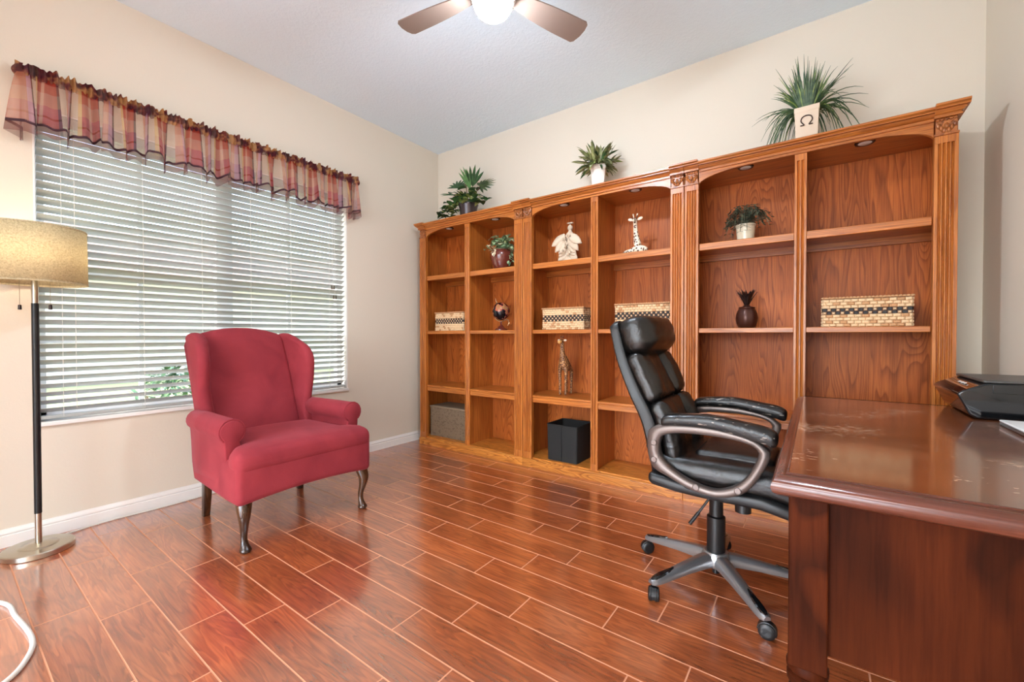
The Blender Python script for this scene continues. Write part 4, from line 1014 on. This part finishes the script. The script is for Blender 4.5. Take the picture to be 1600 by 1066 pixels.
# ------------------------------------------------------------------ office chair
ox, oy = 2.931, -1.244
t = thing('office_chair', (ox, oy, 0), 'black leather executive office chair with pewter loop arms at the desk', 'office chair')
LE = M['leather']
hub = MB().lathe([(.001, .075), (.045, .078), (.055, .09), (.055, .125), (.045, .14), (.001, .141)], (ox, oy, 0), 24).build('hub', M['silver'], t)
MB().lathe([(.034, .12), (.036, .14), (.036, .285), (.026, .29), (.001, .29)], (ox, oy, 0), 24).build('gas_lift_cover', M['black_plastic'], t)
MB().lathe([(.027, .28), (.027, .40), (.001, .40)], (ox, oy, 0), 20).build('gas_lift', M['black_plastic'], t)
MB().lathe([(.014, .045), (.014, .08), (.001, .08)], (ox, oy, 0), 16).build('lift_end', M['black_plastic'], t)
for k in range(5):
    a = math.radians(164.3+72*k); d = Vector((math.cos(a), math.sin(a), 0)); s = Vector((-d.y, d.x, 0)); O = Vector((ox, oy, 0))
    rings = []
    for r, wv, zb, zt in ((.03, .030, .085, .135), (.08, .028, .088, .132), (.16, .0245, .082, .118), (.24, .0225, .073, .102), (.30, .022, .066, .090), (.325, .020, .064, .084), (.338, .012, .066, .080)):
        c = O+d*r
        rings.append([tuple(c+s*u*wv+Vector((0, 0, z_))) for u, z_ in ((-1, zb), (1, zb), (1.0, (zb+zt)/2), (.72, zt-.004), (.3, zt), (-.3, zt), (-.72, zt-.004), (-1.0, (zb+zt)/2))])
    leg = MB().loft(rings).build('base_leg', M['silver'], t, smooth=50)
    rings = []
    for r, wv, zt in ((.225, .002, .1095), (.25, .010, .1035), (.29, .0135, .0955), (.318, .0125, .0885), (.332, .005, .0835)):
        c = O+d*r; rings.append([tuple(c+s*wv*u+Vector((0, 0, zt+h))) for u, h in ((-1, -.006), (1, -.006), (.8, .001), (0, .003), (-.8, .001))])
    MB().loft(rings).build('foot_pad', M['gloss_black'], leg, smooth=50)
    # caster: swivel stem, hood, two wheels
    cc = O+d*.322; roll = Vector((math.cos(a+.9), math.sin(a+.9), 0)); axl = Vector((-roll.y, roll.x, 0)); wc = cc+roll*.008+Vector((0, 0, .0275))
    cs = MB(); cs.tube([cc+Vector((0, 0, .045)), cc+Vector((0, 0, .07))], .009, 10)
    cs.loft([[tuple(wc+axl*h+Vector((roll.x*rr*math.cos(b), roll.y*rr*math.cos(b), rr*math.sin(b)))) for b in [math.radians(-20+i*20) for i in range(11)]] for h, rr in ((-.012, .0285), (-.010, .031), (.010, .031), (.012, .0285))], closed=True)
    ca = cs.build('caster', M['black_plastic'], t, smooth=50)
    for sg in (-1, 1):
        ww = MB(); prof = ((.001, .001), (.024, .001), (.0272, .004), (.0272, .014), (.022, .018), (.012, .019), (.001, .017))
        ww.loft([[tuple(wc+axl*sg*(.003+h)+Vector((roll.x*rr*math.cos(b), roll.y*rr*math.cos(b), rr*math.sin(b)))) for b in [2*PI*i/20 for i in range(20)]] for rr, h in prof]); ww.build('wheel', M['black_plastic'], ca, smooth=40)
G = lambda x_, y_, z_: (ox+x_, oy+y_, z_)
m = MB(); m.rbox(ox-.11, ox+.11, oy-.09, oy+.09, .388, .432, .015, 2); m.build('tilt_mechanism', M['black_plastic'], t)
m = MB(); m.tube([G(.02, -.09, .41), G(-.005, -.11, .395), G(-.035, -.115, .345), G(-.05, -.115, .32)], .005, 8); lv = m.build('lift_lever', M['black_plastic'], t)
MB().tube([G(-.045, -.115, .328), G(-.078, -.118, .275)], [.007, .008], 10).build('lever_grip', M['black_plastic'], lv)
MB().lathe([(.028, 0), (.028, .05), (.001, .05)], G(.115, -.12, .372), 18).build('tension_knob', M['black_plastic'], t)
# seat pan and cushion
def seatw(x_, y_, z_): return (x_, y_, z_+.020*max(0, (ox-.02-x_)/.2)**2-.03*max(0, (x_-ox-.20)/.1)**2)
MB().rbox(ox-.215, ox+.300, oy-.245, oy+.245, .430, .480, .022, 5, warp=seatw).build('seat_pan', M['black_plastic'], t, smooth=180)
MB().rbox(ox-.200, ox+.305, oy-.238, oy+.238, .465, .568, .045, 7, puff=(0, 0, .012), warp=seatw).build('seat_cushion', LE, t, smooth=180)
sc_ = [o for o in t.children if o.name.startswith('seat_cushion')][-1]
MB().rbox(ox-.06, ox+.22, oy-.15, oy+.15, .53, .592, .028, 5, puff=(0, 0, .006)).build('seat_pad', LE, sc_, smooth=180)
# back shell and cushions follow this front curve of the shell (x, z)
CU = catmull([(-.150, .455), (-.155, .54), (-.175, .64), (-.205, .73), (-.258, .83), (-.312, .945), (-.345, 1.04), (-.368, 1.115)], 8)
def cu(v):
    p = interp(CU, v); q = interp(CU, min(1, v+.02)); o_ = interp(CU, max(0, v-.02)); tx, tz = q[0]-o_[0], q[1]-o_[1]; L_ = math.hypot(tx, tz)
    return p, (tz/L_, -tx/L_)
rings = []
for i in range(25):
    v = i/24; (x_, z_), (nx_, nz_) = cu(v); hw = .235-.045*max(0, v-.55)/.45-.05*max(0, (.2-v)/.2); th = .062-.022*v
    if i in (0, 24): hw -= .02; th *= .6
    ring = []
    for u, d_ in ((-1, .25), (-.97, .0), (-.8, .012), (-.4, .02), (0, .022), (.4, .02), (.8, .012), (.97, 0), (1, .25), (1, .8), (.94, 1), (.5, 1.12), (0, 1.16), (-.5, 1.12), (-.94, 1), (-1, .8)):
        d2 = -th*d_; ring.append(G(x_+nx_*d2, hw*u, z_+nz_*d2))
    rings.append(ring)
MB().loft(rings).build('back_shell', M['black_plastic'], t, smooth=50)
def cushion(v0, v1, y0, y1, d0, d1, r, puff, nm, parent=t):
    def wp(a, b, c):      # a: depth, b: y, c: arc parameter scaled to metres
        v = min(max(c/.76, 0), 1); (x_, z_), (nx_, nz_) = cu(v); ex = (c/.76-v)*.76
        wr_ = .004*math.sin(b*95+c*40)*math.sin(c*55+b*20)
        return G(x_+nx_*(a+wr_)-nz_*ex, b, z_+nz_*(a+wr_)+nx_*ex)
    return MB().rbox(d0, d1, y0, y1, v0*.76, v1*.76, r, 7, puff=(puff, 0, 0), warp=wp).build(nm, LE, parent, smooth=180)
for v0, v1 in ((.12, .48), (.48, .74)):
    cushion(v0, v1, -.085, .085, -.005, .048, .022, .014, 'back_cushion')
    cushion(v0, v1, -.222, -.085, -.005, .062, .028, .020, 'back_bolster')
    cushion(v0, v1, .085, .222, -.005, .062, .028, .020, 'back_bolster')
cushion(.715, 1.0, -.205, .205, -.02, .125, .068, .020, 'headrest')
MB().sphere(G(-.205, -.235, .60), (.016, .008, .016), 10, 6).build('shell_bolt', M['black_plastic'], t)
# arms
OUT = [(-.198, .669), (-.181, .691), (-.124, .709), (.018, .716), (.147, .697), (.202, .665), (.216, .639), (.187, .566), (.148, .506), (.096, .474), (.031, .462), (-.05, .476), (-.123, .506), (-.18, .534), (-.2, .596)]
INN = [(-.151, .643), (-.136, .665), (-.063, .681), (.063, .683), (.147, .672), (.18, .651), (.177, .621), (.147, .558), (.106, .515), (.042, .489), (-.038, .503), (-.11, .54), (-.146, .579), (-.155, .61)]
def resamp(P, n=72, c=(.01, .59)):
    P = catmull(P, 8, True); out = []
    A = sorted([(math.atan2(z_-c[1], x_-c[0]), x_, z_) for x_, z_ in P])
    for i in range(n):
        a = -PI+2*PI*(i+.5)/n; best = None
        for (a0, x0, z0), (a1, x1, z1) in zip(A, A[1:]+[(A[0][0]+2*PI, A[0][1], A[0][2])]):
            if a0 <= a <= a1 or a0 <= a+2*PI <= a1:
                f = ((a if a >= a0 else a+2*PI)-a0)/max(a1-a0, 1e-9); best = (x0+(x1-x0)*f, z0+(z1-z0)*f); break
        out.append(best or A[0][1:])
    return out
RO, RI = resamp(OUT), resamp(INN)
for sgn in (-1, 1):
    rings = []
    for fo, dy in ((0, -.012), (.10, -.019), (.25, -.0225), (.5, -.024), (.75, -.0225), (.9, -.019), (1, -.012), (1, .012), (.9, .019), (.5, .022), (.1, .019), (0, .012), (0, -.012)):
        rings.append([G(a[0]+(b[0]-a[0])*fo, sgn*.27+dy*(-sgn)*-1*1, a[1]+(b[1]-a[1])*fo) for a, b in zip(RO, RI)])
    arm = MB().loft(rings, cap=False).build('arm_loop', M['pewter'], t, smooth=60)
    for bx_, bz_ in ((-.174, .632), (-.173, .565), (-.019, .488), (.119, .503)):
        m = MB(); yy = sgn*.293
        m.loft([[G(bx_+r*math.cos(q), sgn*(.286+h), bz_+r*math.sin(q)) for q in [2*PI*i/16 for i in range(16)]] for r, h in ((.012, 0), (.012, .0085), (.010, .0095), (.0095, .0075), (.002, .0075))]); m.build('bolt_cap', M['pewter'], arm, smooth=30)
    top = catmull([(-.150, .722), (-.135, .740), (-.099, .750), (.018, .759), (.126, .747), (.206, .734), (.235, .715), (.238, .695)], 4)
    bot = catmull([(-.148, .706), (-.136, .706), (-.09, .712), (-.0, .714), (.073, .709), (.187, .684), (.226, .674), (.236, .682)], 4)
    rings = []
    for i, (a, b) in enumerate(zip(top, bot)):
        hw = .034*min(1, .45+i*.16, .45+(len(top)-1-i)*.12); ym = sgn*.27
        h = a[1]-b[1]
        rings.append([G(b[0]+(a[0]-b[0])*w_, ym+hw*u, b[1]+h*w_) for u, w_ in ((-.8, 0), (.8, 0), (1, .25), (1, .6), (.8, .88), (.4, 1), (-.4, 1), (-.8, .88), (-1, .6), (-1, .25))])
    MB().loft(rings).build('arm_pad', M['worn'], t, smooth=60)
    MB().tube([G(-.06, sgn*.262, .482), G(-.02, sgn*.20, .452), G(.0, sgn*.10, .435)], .014, 8).build('arm_bracket', M['black_plastic'], t)

# ------------------------------------------------------------------ ceiling fan
fx, fy = 2.05, -1.65
t = thing('ceiling_fan', (fx, fy, RZ-.001), 'three blade ceiling fan with brown blades and a lit globe', 'ceiling fan')
MB().lathe([(.001, 0), (.07, 0), (.07, -.02), (.045, -.06), (.02, -.065), (.012, -.065), (.012, -.20), (.03, -.20), (.09, -.215), (.115, -.245), (.115, -.31), (.10, -.335), (.07, -.345), (.001, -.345)], (fx, fy, RZ-.001), 36).build('motor_housing', M['fan_metal'], t)
for k in range(3):
    a = math.radians(67.5+120*k); d = Vector((math.cos(a), math.sin(a), 0)); s = Vector((-d.y, d.x, 0)); zc = 2.648
    outl = catmull([(.09, .030), (.14, .040), (.24, .056), (.36, .066), (.46, .069), (.515, .070)], 4)
    up = [(r, wv) for r, wv in outl]+[(.528, .058), (.538, .02), (.538, -.02), (.530, -.050), (.520, -.058)]+[(r, -wv*.88) for r, wv in outl[::-1]]
    m = MB(); n = len(up)
    pv = lambda r, wv, h: tuple(Vector((fx, fy, zc+h-.16*wv))+d*r+s*wv)
    m.loft([[pv(r, wv, -.003) for r, wv in up], [pv(r, wv, .003) for r, wv in up]]); m.build('blade', M['fan_blade'], t, smooth=30)
MB().lathe([(.001, 2.517), (.030, 2.519), (.055, 2.528), (.075, 2.545), (.088, 2.567), (.094, 2.590), (.095, 2.604), (.001, 2.605)], (fx, fy, 0), 32).build('light_globe', M['globe'], t)
MB().lathe([(.099, 2.596), (.104, 2.600), (.104, 2.632), (.09, 2.640), (.001, 2.641), (.001, 2.606), (.097, 2.606)], (fx, fy, 0), 32).build('added_light_cap', M['fan_metal'], t)  # cap added to keep the globe's light off the ceiling
